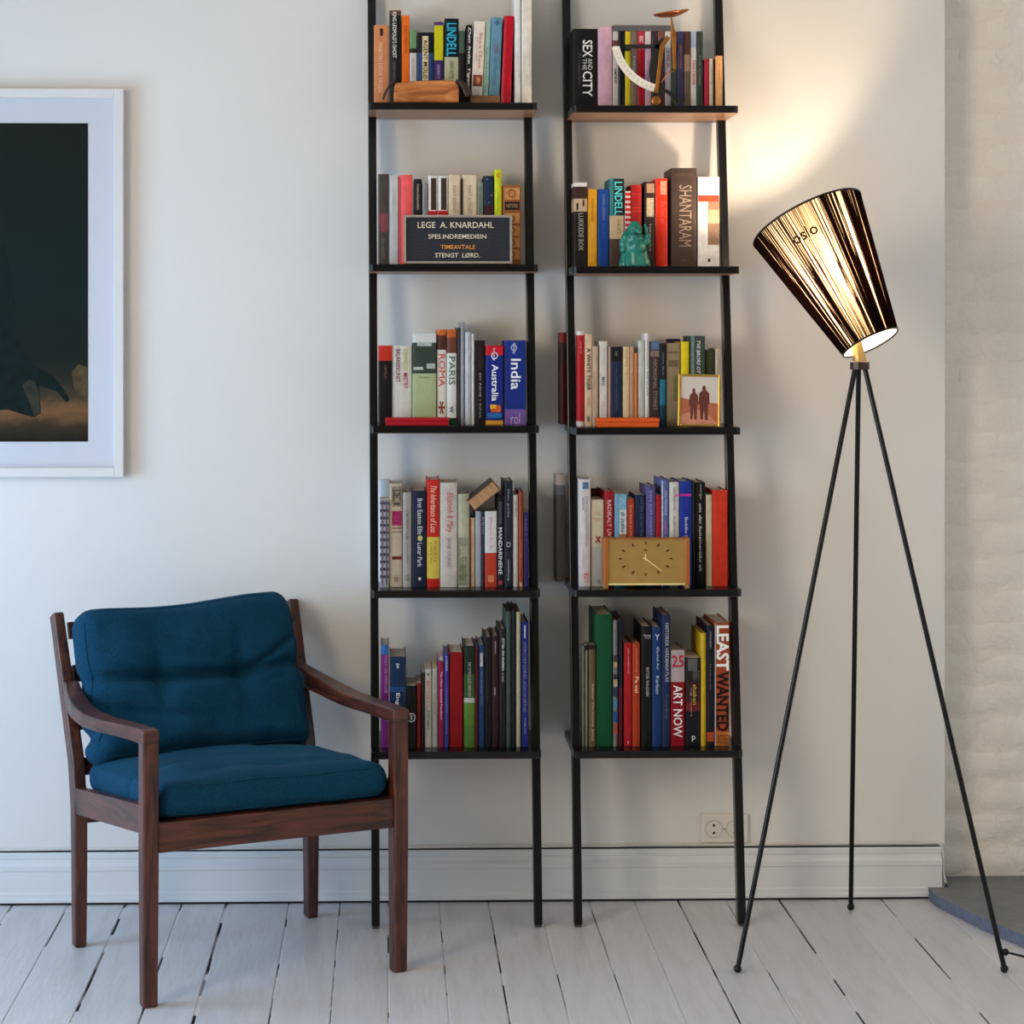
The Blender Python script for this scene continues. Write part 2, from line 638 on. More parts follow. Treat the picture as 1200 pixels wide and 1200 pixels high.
while z < ROOM_T - 0.08:
    x = BX0 - (0.13 if course % 2 else 0.0) - 0.02
    sink = 0.0 if z < 1.45 else min(0.0026, 0.004 * (z - 1.45))
    while x < ROOM_R - 0.02:
        if x + BW > XR - 0.03:
            o = bpy.data.objects.new('brick', variants[random.randrange(14)])
            COL.objects.link(o)
            o.parent = alc
            o.location = (x - BX0, -0.0006 + sink * random.uniform(0.6, 1.1), z + random.uniform(-0.003, 0.003))
        x += 0.2655
    z += 0.0862
    course += 1

# ---- stone hearth slab in front of the brick wall
stone_top = M('slate_stone', (112, 112, 114), rough=0.62, noise=0.16, nscale=14, bump=0.25, bscale=50)
stone_edge = M('slate_edge', (94, 104, 124), rough=0.6, noise=0.18, nscale=30, bump=0.4, bscale=60)
SZ = 0.032
outline = [FLOORP(px, py, SZ) for px, py in ((1086, 1036), (1090, 1042), (1098, 1049), (1110, 1055), (1124, 1062), (1138, 1069), (1155, 1077), (1176, 1086), (1200, 1096))]
dirx = outline[-1] - outline[-3]
q = outline[-1].copy()
for k in range(8):
    dirx = Vector((dirx.x, dirx.y * 0.80, 0))
    q = q + dirx * 1.25
    if q.x < ROOM_R - 0.05:
        outline.append(q.copy())
pts = [Vector((outline[0].x, -0.026, SZ))] + outline + [Vector((outline[-1].x + 0.02, -BACK - 0.012, SZ)), Vector((XR + 0.004, -BACK - 0.012, SZ)), Vector((XR + 0.004, -0.026, SZ))]
n = len(pts)
hb = MB()
low = [Vector((p.x, p.y, 0.0005)) for p in pts]
hb.add([p for p in pts] + low, [tuple(range(n))], 0)
hb.f += [(i, (i + 1) % n, n + (i + 1) % n, n + i) for i in range(n)]
hb.mi += [1] * n
hb.f.append(tuple(range(n, 2 * n))[::-1])
hb.mi.append(1)
ho = hb.build('hearth_slab', [stone_top, stone_edge], org=(pts[0].x, pts[0].y, 0), bevel=0.003)
tag(ho, 'dark grey curved stone slab on the floor before the brick wall', 'stone slab')

# ---- wall cable on the baseboard and the socket
cable_m = M('white_cable', (214, 210, 202), rough=0.45)
cz = 0.1412
cpath = [Vector((ROOM_L + 0.05, -0.0044, cz))]
rc = random.Random(4)
xx = ROOM_L + 0.1
while xx < BB_END - 0.03:
    cpath.append(Vector((xx, -0.0044, cz + (rc.uniform(0, 0.003) if xx > 0.2 else rc.uniform(0, 0.001)))))
    xx += 0.09
cpath += [Vector((BB_END - 0.012, -0.005, cz + 0.004)), Vector((BB_END + 0.002, -0.007, cz - 0.004)), Vector((BB_END + 0.006, -0.0075, cz - 0.03)),
          Vector((BB_END + 0.004, -0.008, 0.07)), Vector((BB_END + 0.010, -0.008, 0.045)), Vector((BB_END + 0.012, -0.008, 0.038))]
ca = MB().tube(cpath, 0.0042, 8).build('wall_cable', cable_m, org=cpath[0], smooth=True)
tag(ca, 'white cable running along the top of the baseboard', 'cable')

s0, s1 = P(822, 960, 0.016), P(877, 993.5, 0.016)
so = Vector((s0.x, -0.0002, s1.z))
so.z = max(so.z, 0.149)
sock = thing('wall_socket', so, 'cream double wall socket behind the right bookcase leg', 'socket')
plastic = M('socket_plastic', (226, 220, 208), rough=0.35)
dark_m = M('socket_hole', (18, 16, 15), rough=0.7)
ring_m = M('socket_ring', (180, 172, 158), rough=0.45)
sw, sh = s1.x - s0.x, s0.z - s1.z
MB().box(so.x, so.x + sw, -0.012, -0.0002, so.z, so.z + sh).build('cover_plate', plastic, sock, so, bevel=0.003)
for cxk in (0.27, 0.71):
    c = Vector((so.x + sw * cxk, -0.0122, so.z + sh * 0.48))
    MB().lathe([(sh * 0.285, 0.0), (sh * 0.30, 0.0), (sh * 0.30, 0.0012), (sh * 0.285, 0.0012)], c, (0, -1, 0), 28, cap=False).build('socket_rim', ring_m, sock, so)
    dsk = MB().lathe([(sh * 0.28, 0.0), (sh * 0.28, 0.0006)], c, (0, -1, 0), 28).build('socket_face', plastic, sock, so)
    for s in (-1, 1):
        MB().lathe([(0.0034, 0.0), (0.0034, 0.001)], c + Vector((0, -0.0006, s * sh * 0.13)), (0, -1, 0), 12).build('pin_hole', dark_m, dsk, so)
MB().lathe([(0.0022, 0.0), (0.0022, 0.0012)], (so.x + sw * 0.49, -0.0121, so.z + sh * 0.48), (0, -1, 0), 10).build('screw', M('socket_screw', (90, 84, 78), 0.4), sock, so)

# ================================================================== framed picture on the left
fx1, fz1 = P(144.5, 104, 0.036).x, P(144.5, 104, 0.036).z
fz0 = P(144.5, 559, 0.036).z
fx0 = fx1 - 0.80
fo = Vector(((fx0 + fx1) / 2, -0.002, fz0))
pic = thing('framed_picture', fo, 'white framed dark night picture hanging on the left of the wall', 'picture')
frame_m = M('frame_white', (222, 220, 216), rough=0.5, spec=0.2)
mat_m = M('passepartout', (206, 207, 213), rough=0.9, spec=0.1)
fw = 0.024
for (a, b_, c, d_) in ((fx0, fx0 + fw, fz0, fz1), (fx1 - fw, fx1, fz0, fz1), (fx0 + fw, fx1 - fw, fz0, fz0 + fw), (fx0 + fw, fx1 - fw, fz1 - fw, fz1)):
    MB().box(a, b_, -0.036, -0.002, c, d_).build('frame_bar', frame_m, pic, fo, bevel=0.0012)
MB().box(fx0 + fw, fx1 - fw, -0.016, -0.004, fz0 + fw, fz1 - fw).build('mat_board', mat_m, pic, fo)
px1 = P(103, 300, 0.0175).x
pz1, pz0 = P(103, 144.5, 0.0175).z, P(103, 517.5, 0.0175).z
px0 = fx0 + (fx1 - px1)
def print_mat():
    m = bpy.data.materials.new('night_print')
    m.use_nodes = True
    nt = m.node_tree
    b = nt.nodes['Principled BSDF']
    b.inputs['Roughness'].default_value = 0.45
    b.inputs['Specular IOR Level'].default_value = 0.08
    tc = nt.nodes.new('ShaderNodeTexCoord')
    sp = nt.nodes.new('ShaderNodeSeparateXYZ')
    nt.links.new(tc.outputs['Generated'], sp.inputs[0])
    mp = nt.nodes.new('ShaderNodeMapping')
    mp.inputs['Scale'].default_value = (1.0, 1.0, 2.6)
    nt.links.new(tc.outputs['Generated'], mp.inputs['Vector'])
    n = nt.nodes.new('ShaderNodeTexNoise')
    n.inputs['Scale'].default_value = 7.0
    n.inputs['Detail'].default_value = 9
    n.inputs['Roughness'].default_value = 0.7
    nt.links.new(mp.outputs[0], n.inputs['Vector'])
    ad = nt.nodes.new('ShaderNodeMath')
    ad.operation = 'MULTIPLY_ADD'
    ad.inputs[1].default_value = 0.10
    nt.links.new(n.outputs['Fac'], ad.inputs[0])
    nt.links.new(sp.outputs['Z'], ad.inputs[2])
    r = nt.nodes.new('ShaderNodeValToRGB')
    cols = [(0.05, (34, 30, 22)), (0.10, (58, 48, 34)), (0.145, (118, 84, 54)), (0.19, (66, 56, 42)), (0.235, (44, 44, 36)), (0.30, (24, 32, 30)), (0.55, (17, 34, 34)), (1.0, (22, 30, 28))]
    els = r.color_ramp.elements
    while len(els) < len(cols):
        els.new(0.5)
    for e, (p, c) in zip(els, cols):
        e.position = p
    for e, (p, c) in zip(els, cols):
        e.color = (*lin(c), 1)
    nt.links.new(ad.outputs[0], r.inputs[0])
    nt.links.new(r.outputs[0], b.inputs['Base Color'])
    return m
prt = MB().box(px0, px1, -0.0172, -0.016, pz0, pz1).build('print', print_mat(), pic, fo)
def printed(name, pix, rgb, off, parent, org, d=0.0172):
    pts_ = [P(a, b_, d) for a, b_ in pix]
    pts_ = [Vector((p.x, -d - off, p.z)) for p in pts_]
    return MB().prism(pts_, (0, off * 0.8, 0)).build(name, M(name + '_ink', rgb, rough=0.5, noise=0.3, nscale=40, spec=0.08), parent, org)
printed('printed_figure', [(-60, 484), (-40, 300), (-14, 286), (6, 290), (16, 330), (20, 395), (26, 412), (40, 428), (62, 440), (72, 452), (82, 468), (78, 472), (66, 458), (46, 452), (48, 484), (40, 489), (28, 486), (10, 480)], (15, 29, 29), 0.0002, prt, fo)
printed('printed_rock', [(26, 452), (34, 445), (41, 447), (46, 462), (47, 484), (40, 488), (34, 470)], (50, 50, 40), 0.0003, prt, fo)
printed('printed_bank', [(84, 436), (92, 427), (102, 430), (102.5, 470), (92, 468), (86, 452)], (78, 66, 46), 0.0002, prt, fo)

# ================================================================== armchair
def rounded_box(hx, hy, hz, r, nx, ny, nz):
    """Closed rounded box as (verts, faces) around the origin."""
    bm = bmesh.new()
    index = {}
    def vert(i, j, k):
        key = (i, j, k)
        if key not in index:
            p = Vector((hx * (2 * i / nx - 1), hy * (2 * j / ny - 1), hz * (2 * k / nz - 1)))
            c = Vector((max(-hx + r, min(hx - r, p.x)), max(-hy + r, min(hy - r, p.y)), max(-hz + r, min(hz - r, p.z))))
            dlt = p - c
            if dlt.length > 1e-9:
                p = c + dlt.normalized() * r
            index[key] = bm.verts.new(p)
        return index[key]
    for i in range(nx):
        for j in range(ny):
            for k in (0, nz):
                bm.faces.new([vert(i, j, k), vert(i + 1, j, k), vert(i + 1, j + 1, k), vert(i, j + 1, k)])
    for i in range(nx):
        for k in range(nz):
            for j in (0, ny):
                bm.faces.new([vert(i, j, k), vert(i + 1, j, k), vert(i + 1, j, k + 1), vert(i, j, k + 1)])
    for j in range(ny):
        for k in range(nz):
            for i in (0, nx):
                bm.faces.new([vert(i, j, k), vert(i, j + 1, k), vert(i, j + 1, k + 1), vert(i, j, k + 1)])
    bm.verts.index_update()
    vs_ = [v.co.copy() for v in bm.verts]
    fs = [tuple(v.index for v in f_.verts) for f_ in bm.faces]
    bm.free()
    return vs_, fs

fl, fr_, bl, br = FLOORP(179.5, 1179), FLOORP(470, 1137), FLOORP(88, 1109), FLOORP(361, 1075)
ccen = (fl + fr_ + bl + br) / 4
ex = ((fr_ - fl) + (br - bl))
CW = ex.length / 2
ey = ((bl - fl) + (br - fr_))
CDp = ey.length / 2
crot = math.atan2(ex.y, ex.x)
chair = thing('armchair', (ccen.x, ccen.y, 0), 'dark wooden armchair with teal cushions, left of the bookcases', 'armchair', rz=crot)
rose = wood('rosewood', (40, 17, 10), (102, 52, 33), scale=7, rough=0.36, stretch=(1, 1, 0.10))
rose_h = wood('rosewood_rail', (40, 17, 10), (97, 48, 31), scale=7, rough=0.36, stretch=(0.10, 0.12, 1))
hw, hd = CW / 2, CDp / 2
ARM = 0.615
for s in (-1, 1):
    MB().sweep([(s * hw, -hd, 0), (s * hw, -hd, 0.30), (s * hw, -hd, ARM)], (1, 0, 0), [0.034, 0.037, 0.037], [0.034, 0.040, 0.040]).build('front_leg', rose, chair, bevel=0.006, segs=3)
    MB().sweep([(s * hw, hd, 0), (s * hw, hd, 0.20), (s * hw, hd + 0.004, 0.345), (s * hw, hd + 0.028, 0.45), (s * (hw + 0.011), hd + 0.160, 0.792)], (1, 0, 0),
               [0.030, 0.032, 0.032, 0.032, 0.028], [0.034, 0.040, 0.046, 0.046, 0.040]).build('back_post', rose, chair, bevel=0.006, segs=3)
    ap = []
    ay = [(-hd - 0.021, 0.0, 0.0), (-hd + 0.05, 0.004, -0.001), (-hd + 0.14, 0.012, -0.005), (-hd + 0.24, 0.022, -0.011), (-hd + 0.34, 0.027, -0.014), (-hd + 0.43, 0.025, -0.009), (hd - 0.01, 0.014, 0.002), (hd + 0.072, 0.0, 0.016)]
    for (yy, bow, sag) in ay:
        ap.append((s * (hw + bow), yy, ARM - 0.016 + sag))
    MB().sweep(ap, (1, 0, 0), [0.040, 0.044, 0.050, 0.054, 0.054, 0.050, 0.044, 0.034], [0.034, 0.032, 0.030, 0.030, 0.032, 0.036, 0.042, 0.048]).build('armrest', rose_h, chair, bevel=0.006, segs=3)
    MB().sweep([(s * hw, -hd + 0.018, 0.412), (s * hw, hd - 0.01, 0.356)], (1, 0, 0), 0.026, 0.064).build('side_rail', rose_h, chair, bevel=0.003)
MB().box(-hw + 0.018, hw - 0.018, -hd - 0.015, -hd + 0.013, 0.340, 0.408).build('front_rail', rose_h, chair, bevel=0.003)
MB().box(-hw + 0.015, hw - 0.015, hd - 0.012, hd + 0.014, 0.300, 0.350).build('back_rail', rose_h, chair, bevel=0.003)
def post_y(zz):
    return hd + 0.028 + (zz - 0.45) / (0.792 - 0.45) * 0.132
for zz in (0.750, 0.648, 0.536, 0.432):
    pts_ = []
    for k in range(9):
        t = -1 + 2 * k / 8
        pts_.append((t * (hw - 0.014), post_y(zz) + 0.012 * (1 - t * t), zz))
    MB().sweep(pts_, (0, 0.31, 0.95), 0.042, 0.014).build('back_slat', rose_h, chair, bevel=0.002)
for s in (-1, 1):
    MB().sweep([(s * (hw - 0.016), hd + 0.06, 0.578), (s * (hw - 0.016), hd + 0.072, 0.628)], (1, 0, 0), 0.006, 0.03).build('arm_bracket', M('dark_bracket', (52, 46, 52), 0.4, 0.4), chair, bevel=0.001)

fabric = bpy.data.materials.new('teal_wool')
fabric.use_nodes = True
_nt = fabric.node_tree
_b = _nt.nodes['Principled BSDF']
_b.inputs['Roughness'].default_value = 0.88
_b.inputs['Specular IOR Level'].default_value = 0.2
_b.inputs['Sheen Weight'].default_value = 0.08
_b.inputs['Sheen Roughness'].default_value = 0.5
_b.inputs['Sheen Tint'].default_value = (0.1, 0.45, 0.65, 1)
_tc = _nt.nodes.new('ShaderNodeTexCoord')
_n = _nt.nodes.new('ShaderNodeTexNoise')
_n.inputs['Scale'].default_value = 420
_n.inputs['Detail'].default_value = 3
_r = _nt.nodes.new('ShaderNodeValToRGB')
_r.color_ramp.elements[0].color = (*lin((0, 36, 55)), 1)
_r.color_ramp.elements[1].color = (*lin((0, 70, 100)), 1)
_r.color_ramp.elements[0].position = 0.3
_r.color_ramp.elements[1].position = 0.7
_bp = _nt.nodes.new('ShaderNodeBump')
_bp.inputs['Strength'].default_value = 0.35
_bp.inputs['Distance'].default_value = 0.002
_nt.links.new(_tc.outputs['Object'], _n.inputs['Vector'])
_nt.links.new(_n.outputs['Fac'], _r.inputs[0])
_nt.links.new(_r.outputs[0], _b.inputs['Base Color'])
_nt.links.new(_n.outputs['Fac'], _bp.inputs['Height'])
_nt.links.new(_bp.outputs[0], _b.inputs['Normal'])

def g2(x, y, cx_, cy_, sx, sy):
    return math.exp(-((x - cx_) / sx) ** 2 - ((y - cy_) / sy) ** 2)

# seat cushion
sx, sy, sz = hw - 0.020, 0.275, 0.040
vs_, fs = rounded_box(sx, sy, sz, 0.034, 44, 40, 8)
def seat_def(p):
    x, y, z = p
    u, v = x / sx, y / sy
    if z > -0.01:
        top = max(0.0, z / sz)
        z += top * (0.024 * (1 - min(1, abs(u)) ** 2.6) * (1 - min(1, abs(v)) ** 3) + 0.005 * mnoise.noise(Vector((x * 9, y * 9, 0))))
        z -= top * 0.009 * g2(x, y, -sx, -0.06, 0.12, 0.012) + top * 0.005 * g2(x, y, 0.05, -0.19, 0.2, 0.02) + top * 0.005 * g2(x, y, 0.12, 0.0, 0.02, 0.16)
    if abs(u) > 0.9:
        x += 0.006 * mnoise.noise(Vector((3, y * 14, z * 20)))
        x -= math.copysign(0.010, u) * g2(y, z, -0.06, 0.0, 0.014, 0.06)
    if v < -0.9:
        y += 0.004 * mnoise.noise(Vector((x * 12, 5, z * 16)))
        y -= 0.008 * (1 - min(1, u * u))
    return (x, y, z)
out = [seat_def(p) for p in vs_]
tilt = Matrix.Rotation(math.radians(-4.2), 4, 'X')
ctr = Vector((0, -hd + 0.272, 0.428))
MB().sweep([(0, -hd + 0.02, 0.388), (0, hd - 0.02, 0.352)], (1, 0, 0), CW - 0.03, 0.012).build('added_shade_deck', M('deck_shade_black', (16, 15, 15), 0.9), chair)  # added deck; its black puts the shade under the cushion into colour
seat = MB().add([ctr + tilt @ Vector(p) for p in out], fs).build('seat_cushion', fabric, chair, smooth=True)
def loop_pts(hx, hy, r, n=10):
    pts_ = []
    for (cx_, cy_, a0) in ((hx - r, hy - r, 0), (-hx + r, hy - r, 90), (-hx + r, -hy + r, 180), (hx - r, -hy + r, 270)):
        for k in range(n + 1):
            a = math.radians(a0 + 90 * k / n)
            pts_.append((cx_ + r * math.cos(a), cy_ + r * math.sin(a)))
    full = []
    for i, a in enumerate(pts_):
        b_ = pts_[(i + 1) % len(pts_)]
        m = max(1, int(math.hypot(b_[0] - a[0], b_[1] - a[1]) / 0.012))
        full += [(a[0] + (b_[0] - a[0]) * k / m, a[1] + (b_[1] - a[1]) * k / m) for k in range(m)]
    return full
for zc in (0.030, -0.030):
    MB().tube([ctr + tilt @ Vector(seat_def((x, y, zc))) for x, y in loop_pts(sx - 0.0098, sy - 0.0098, 0.036)], 0.0021, 6, closed=True).build('piping', fabric, seat, smooth=True)

# back cushion, tufted: local x across, y thickness (front is negative), z height
bx, bt, bz = hw - 0.016, 0.056, 0.197
vs_, fs = rounded_box(bx, bt, bz, 0.044, 60, 8, 48)
def back_def(p):
    x, y, z = p
    u, w = x / bx, z / bz
    au, aw = min(1, abs(u)), min(1, abs(w))
    puff = (1 - au ** 3) * (1 - aw ** 3.2)
    crease_z = 0.004 - 0.012 * math.cos(u * 2.2)
    if y < 0.0:
        fr2 = min(1.0, -y / bt)
        y -= fr2 * 0.034 * puff
        y += fr2 * 0.038 * math.exp(-((z - crease_z) / 0.014) ** 2) * (0.30 + 0.70 * (1 - au ** 4))
        y += fr2 * 0.022 * (g2(x, z, -0.105, crease_z, 0.035, 0.040) + g2(x, z, 0.105, crease_z, 0.035, 0.040))
        y += fr2 * 0.007 * (math.exp(-((x + 0.105) / 0.018) ** 2) + math.exp(-((x - 0.105) / 0.018) ** 2)) * (1 - aw)
        y += fr2 * 0.022 * g2(z - crease_z - 0.45 * (x - 0.12), x, 0.0, 0.20, 0.008, 0.07)
        y += fr2 * 0.012 * g2(z - crease_z - 0.10 * (x - 0.12), x, -0.035, 0.21, 0.008, 0.05)
        y += fr2 * 0.008 * g2(z - crease_z + 0.5 * x, x, 0.06, 0.0, 0.02, 0.12)
        y += fr2 * 0.010 * g2(z - crease_z + 0.22 * (x + 0.12), x, 0.006, -0.21, 0.010, 0.06)
        y -= fr2 * 0.013 * mnoise.noise(Vector((x * 8, 2, z * 8)))
        y -= fr2 * 0.003 * mnoise.noise(Vector((x * 26, 7, z * 20)))
        y -= fr2 * 0.018 * math.exp(-((z + 0.165) / 0.045) ** 2) * (1 - u * u * 0.5)
        y += fr2 * 0.020 * math.exp(-((z + 0.118 + 0.05 * u) / 0.012) ** 2) * max(0.0, -u) ** 0.7
    if z > 0:
        z += w * (0.014 * u * abs(u) - 0.007 * math.cos((u + 0.25) * 3.6) - 0.004)
        x -= math.copysign(1, x) * au ** 2 * 0.016 * w * (1 if x > 0 else 0.0)
    x -= math.copysign(1, x) * au ** 4 * 0.012 * math.exp(-((z - crease_z) / 0.026) ** 2)
    x -= math.copysign(1, x) * au ** 4 * 0.020 * math.exp(-((z + 0.125) / 0.018) ** 2) * (1 if x < 0 else 0.2)
    return Vector((x, y, z))
brot = Matrix.Rotation(math.radians(-20.5), 4, 'X')
bctr = Vector((-0.008, post_y(0.628) - 0.074, 0.628))
bcush = MB().add([bctr + brot @ back_def(p) for p in vs_], fs).build('back_cushion', fabric, chair, smooth=True)
for xb in (-0.105, 0.105):
    q = back_def((xb, -bt, 0.004 - 0.012 * math.cos(xb / bx * 2.2)))
    MB().ell(bctr + brot @ (q + Vector((0, 0.0005, 0))), (0.0085, 0.0045, 0.0085), 14, 8).build('button', fabric, bcush, smooth=True)
MB().tube([bctr + brot @ back_def((x, -bt + 0.0125, z)) for x, z in loop_pts(bx - 0.0125, bz - 0.0125, 0.044, 14)], 0.0019, 6, closed=True).build('piping', fabric, bcush, smooth=True)

# ================================================================== tripod floor lamp
fa, fb, fc = FLOORP(864.5, 1140), FLOORP(997, 1067), FLOORP(1177, 1140)
lc = (fa + fb + fc) / 3
AP = P(1007.5, 428, -lc.y)
lamp = thing('floor_lamp', (lc.x, lc.y, 0), 'black tripod floor lamp with lit conical string shade', 'lamp')
lo_ = Vector((lc.x, lc.y, 0))
black_metal = M('black_metal', (9, 8, 8), rough=0.34, spec=0.3)
brass = M('aged_brass', (196, 160, 100), rough=0.3, metal=0.9, noise=0.08)
for ft, tx in ((fa, 1001.5), (fb, 1007), (fc, 1013.5)):
    top = P(tx, 433, -lc.y)
    dirn = (Vector((ft.x, ft.y, 0.0)) - top)
    top = top + Vector((0, (ft.y - lc.y) * 0.02, 0))
    foot = Vector((ft.x, ft.y, 0.0098))
    lg = MB().tube([top, top.lerp(foot, 0.5), foot], 0.0062, 12).build('leg', black_metal, lamp, lo_, smooth='auto')
    MB().ell(foot, (0.0095, 0.0095, 0.0095), 16, 10).build('foot_ball', black_metal, lg, lo_, smooth=True)
MB().lathe([(0.020, -0.011), (0.0235, -0.010), (0.0235, 0.008), (0.021, 0.009)], AP, (0, 0, 1), 28).build('collar', M('bronze_collar', (64, 52, 46), 0.35, 0.6), lamp, lo_, smooth='auto')
SB = P(1020, 401.5, -lc.y)
ST = P(947.5, 257, -lc.y - 0.09)
ST.y = -0.39 if abs(lc.y) > 0.45 else lc.y + 0.09
axis = (ST - SB).normalized()
SL = (ST - SB).length
RT, RB = 0.1435, 0.0715
MB().lathe([(0.018, 0.0), (0.0155, 0.012), (0.0125, 0.045), (0.0125, 0.06)], AP + Vector((0, 0, 0.006)), (axis * 0.35 + Vector((0, 0, 0.8))), 20).build('socket_cone', brass, lamp, lo_, smooth='auto')
bulb_c = SB + axis * SL * 0.555
MB().tube([AP + Vector((0, 0, 0.05)) + axis * 0.01, SB + axis * SL * 0.38], 0.011, 12).build('lamp_holder', brass, lamp, lo_, smooth='auto')
em = bpy.data.materials.new('warm_bulb_glow')
em.use_nodes = True
em.node_tree.nodes.clear()
_o = em.node_tree.nodes.new('ShaderNodeOutputMaterial')
_e = em.node_tree.nodes.new('ShaderNodeEmission')
_e.inputs[0].default_value = (*BULB_COLOR, 1)
_e.inputs[1].default_value = BULB_STRENGTH
em.node_tree.links.new(_e.outputs[0], _o.inputs[0])
MB().ell(bulb_c, (0.026, 0.026, 0.030), 16, 10).build('bulb', em, lamp, lo_, smooth=True)
u_ = axis.cross(Vector((0, 1, 0))).normalized()
w_ = axis.cross(u_).normalized()
def cone(a, t, off=0.0):
    r = RB + (RT - RB) * t + off
    return SB + axis * SL * t + (u_ * math.cos(a) + w_ * math.sin(a)) * r
# pale inner lining, translucent
lm = bpy.data.materials.new('shade_lining')
lm.use_nodes = True
lm.node_tree.nodes.clear()
_o = lm.node_tree.nodes.new('ShaderNodeOutputMaterial')
_t = lm.node_tree.nodes.new('ShaderNodeBsdfTranslucent')
_t.inputs[0].default_value = (0.62, 0.44, 0.26, 1)
_d = lm.node_tree.nodes.new('ShaderNodeBsdfDiffuse')
_d.inputs[0].default_value = (0.85, 0.82, 0.76, 1)
_m = lm.node_tree.nodes.new('ShaderNodeMixShader')
_m.inputs[0].default_value = 0.62
lm.node_tree.links.new(_t.outputs[0], _m.inputs[1])
lm.node_tree.links.new(_d.outputs[0], _m.inputs[2])
lm.node_tree.links.new(_m.outputs[0], _o.inputs[0])
lb = MB()
seg, nr = 72, 8
lv = [cone(2 * math.pi * k / seg, j / nr, -0.0016) for j in range(nr + 1) for k in range(seg)]
lf = [(j * seg + k, j * seg + (k + 1) % seg, (j + 1) * seg + (k + 1) % seg, (j + 1) * seg + k) for j in range(nr) for k in range(seg)]
shade = lb.add(lv, lf).build('lamp_shade', lm, lamp, lo_, smooth=True)
# black threads wound from rim to rim, bunched and spread at random
thread_m = bpy.data.materials.new('black_thread')
thread_m.use_nodes = True
thread_m.node_tree.nodes.clear()
_o = thread_m.node_tree.nodes.new('ShaderNodeOutputMaterial')
_d = thread_m.node_tree.nodes.new('ShaderNodeBsdfDiffuse')
_d.inputs[0].default_value = (0.010, 0.006, 0.005, 1)
_t = thread_m.node_tree.nodes.new('ShaderNodeBsdfTranslucent')
_t.inputs[0].default_value = (0.20, 0.055, 0.014, 1)
_m = thread_m.node_tree.nodes.new('ShaderNodeMixShader')
_m.inputs[0].default_value = 0.35
thread_m.node_tree.links.new(_d.outputs[0], _m.inputs[1])
thread_m.node_tree.links.new(_t.outputs[0], _m.inputs[2])
thread_m.node_tree.links.new(_m.outputs[0], _o.inputs[0])
rt = random.Random(21)
tb = MB()
NT = 470
for k in range(NT):
    a = 2 * math.pi * (k + rt.uniform(-0.40, 0.40)) / NT
    bunch = 0.5 + 0.5 * mnoise.noise(Vector((math.cos(a) * 7.0, math.sin(a) * 7.0, 5.3)))
    if rt.random() < (0.60 if bunch < 0.46 else 0.24):
        continue
    skew = rt.gauss(0, 0.035)
    hwid = rt.uniform(0.0004, 0.0009)
    vv, ff = [], []
    for t in (0.0, 0.25, 0.5, 0.75, 1.0):
        aa = a + skew * (t - 0.5)
        da = hwid / (RB + (RT - RB) * t)
        vv += [cone(aa - da, t, -0.0008), cone(aa + da, t, -0.0008), cone(aa + da, t, 0.0019), cone(aa - da, t, 0.0019)]
    for i in range(4):
        for c in range(4):
            c2 = (c + 1) % 4
            ff.append((4 * i + c, 4 * i + c2, 4 * i + 4 + c2, 4 * i + 4 + c))
    tb.add(vv, ff)
th = tb.build('shade_threads', thread_m, shade, lo_)
th['kind'] = 'stuff'
for t, nm in ((0.0, 'bottom_rim'), (1.0, 'top_rim')):
    MB().tube([cone(2 * math.pi * k / 72, t, 0.0006) for k in range(72)], 0.0026, 8, closed=True).build(nm, black_metal, shade, lo_, smooth=True)
# one dark seam down the shade
a_seam = None
best = 1e9
tgt = P(952, 241, -ST.y)
for k in range(720):
    a = 2 * math.pi * k / 720
    p = cone(a, 1.0)
    # pick the near side of the rim
    dd = (p.x - tgt.x) ** 2 + (p.z - tgt.z) ** 2
    if dd < best and p.y < ST.y:
        best, a_seam = dd, a
MB().sweep([cone(a_seam, t, 0.003) for t in (0, 0.25, 0.5, 0.75, 1.0)], u_ * -math.sin(a_seam) + w_ * math.cos(a_seam), 0.006, 0.003).build('seam', thread_m, shade, lo_)
# the word printed round the upper left of the shade
vs_, fs = text_geo('oslo', 0.014)
sgn = 1.0 if cone(a_seam + 0.3, 0.8).x < cone(a_seam, 0.8).x else -1.0
av = []
for tx, ty in vs_:
    a = a_seam + sgn * (0.80 - 0.50 * tx)
    av.append(cone(a, 0.770 + 0.085 * ty, 0.0036))
tx_me = MB().add(av, fs).build('printed_word', M('word_ink', (30, 8, 4), 0.8, spec=0.1), shade, lo_)
# cord from the right leg, over the floor and out of the picture
tl = P(1013.5, 433, -lc.y)
clip = tl.lerp(Vector((fc.x, fc.y, 0.0098)), 0.973) + Vector((0.011, -0.002, 0.0))
MB().ell(clip, (0.0085, 0.0085, 0.0085), 14, 8).build('cord_clip', black_metal, lamp, lo_, smooth=True)
cp = [clip, clip + Vector((0.03, -0.002, -0.007)), clip + Vector((0.07, -0.006, -0.017))]
z_end = 0.0045
cp += [Vector((clip.x + 0.12, clip.y - 0.010, z_end)), Vector((clip.x + 0.30, clip.y + 0.02, z_end)), Vector((clip.x + 0.55, clip.y + 0.10, z_end)), Vector((ROOM_R - 0.02, clip.y + 0.06, z_end))]
MB().tube(cp, 0.0028, 8).build('cord', black_metal, lamp, lo_, smooth=True)

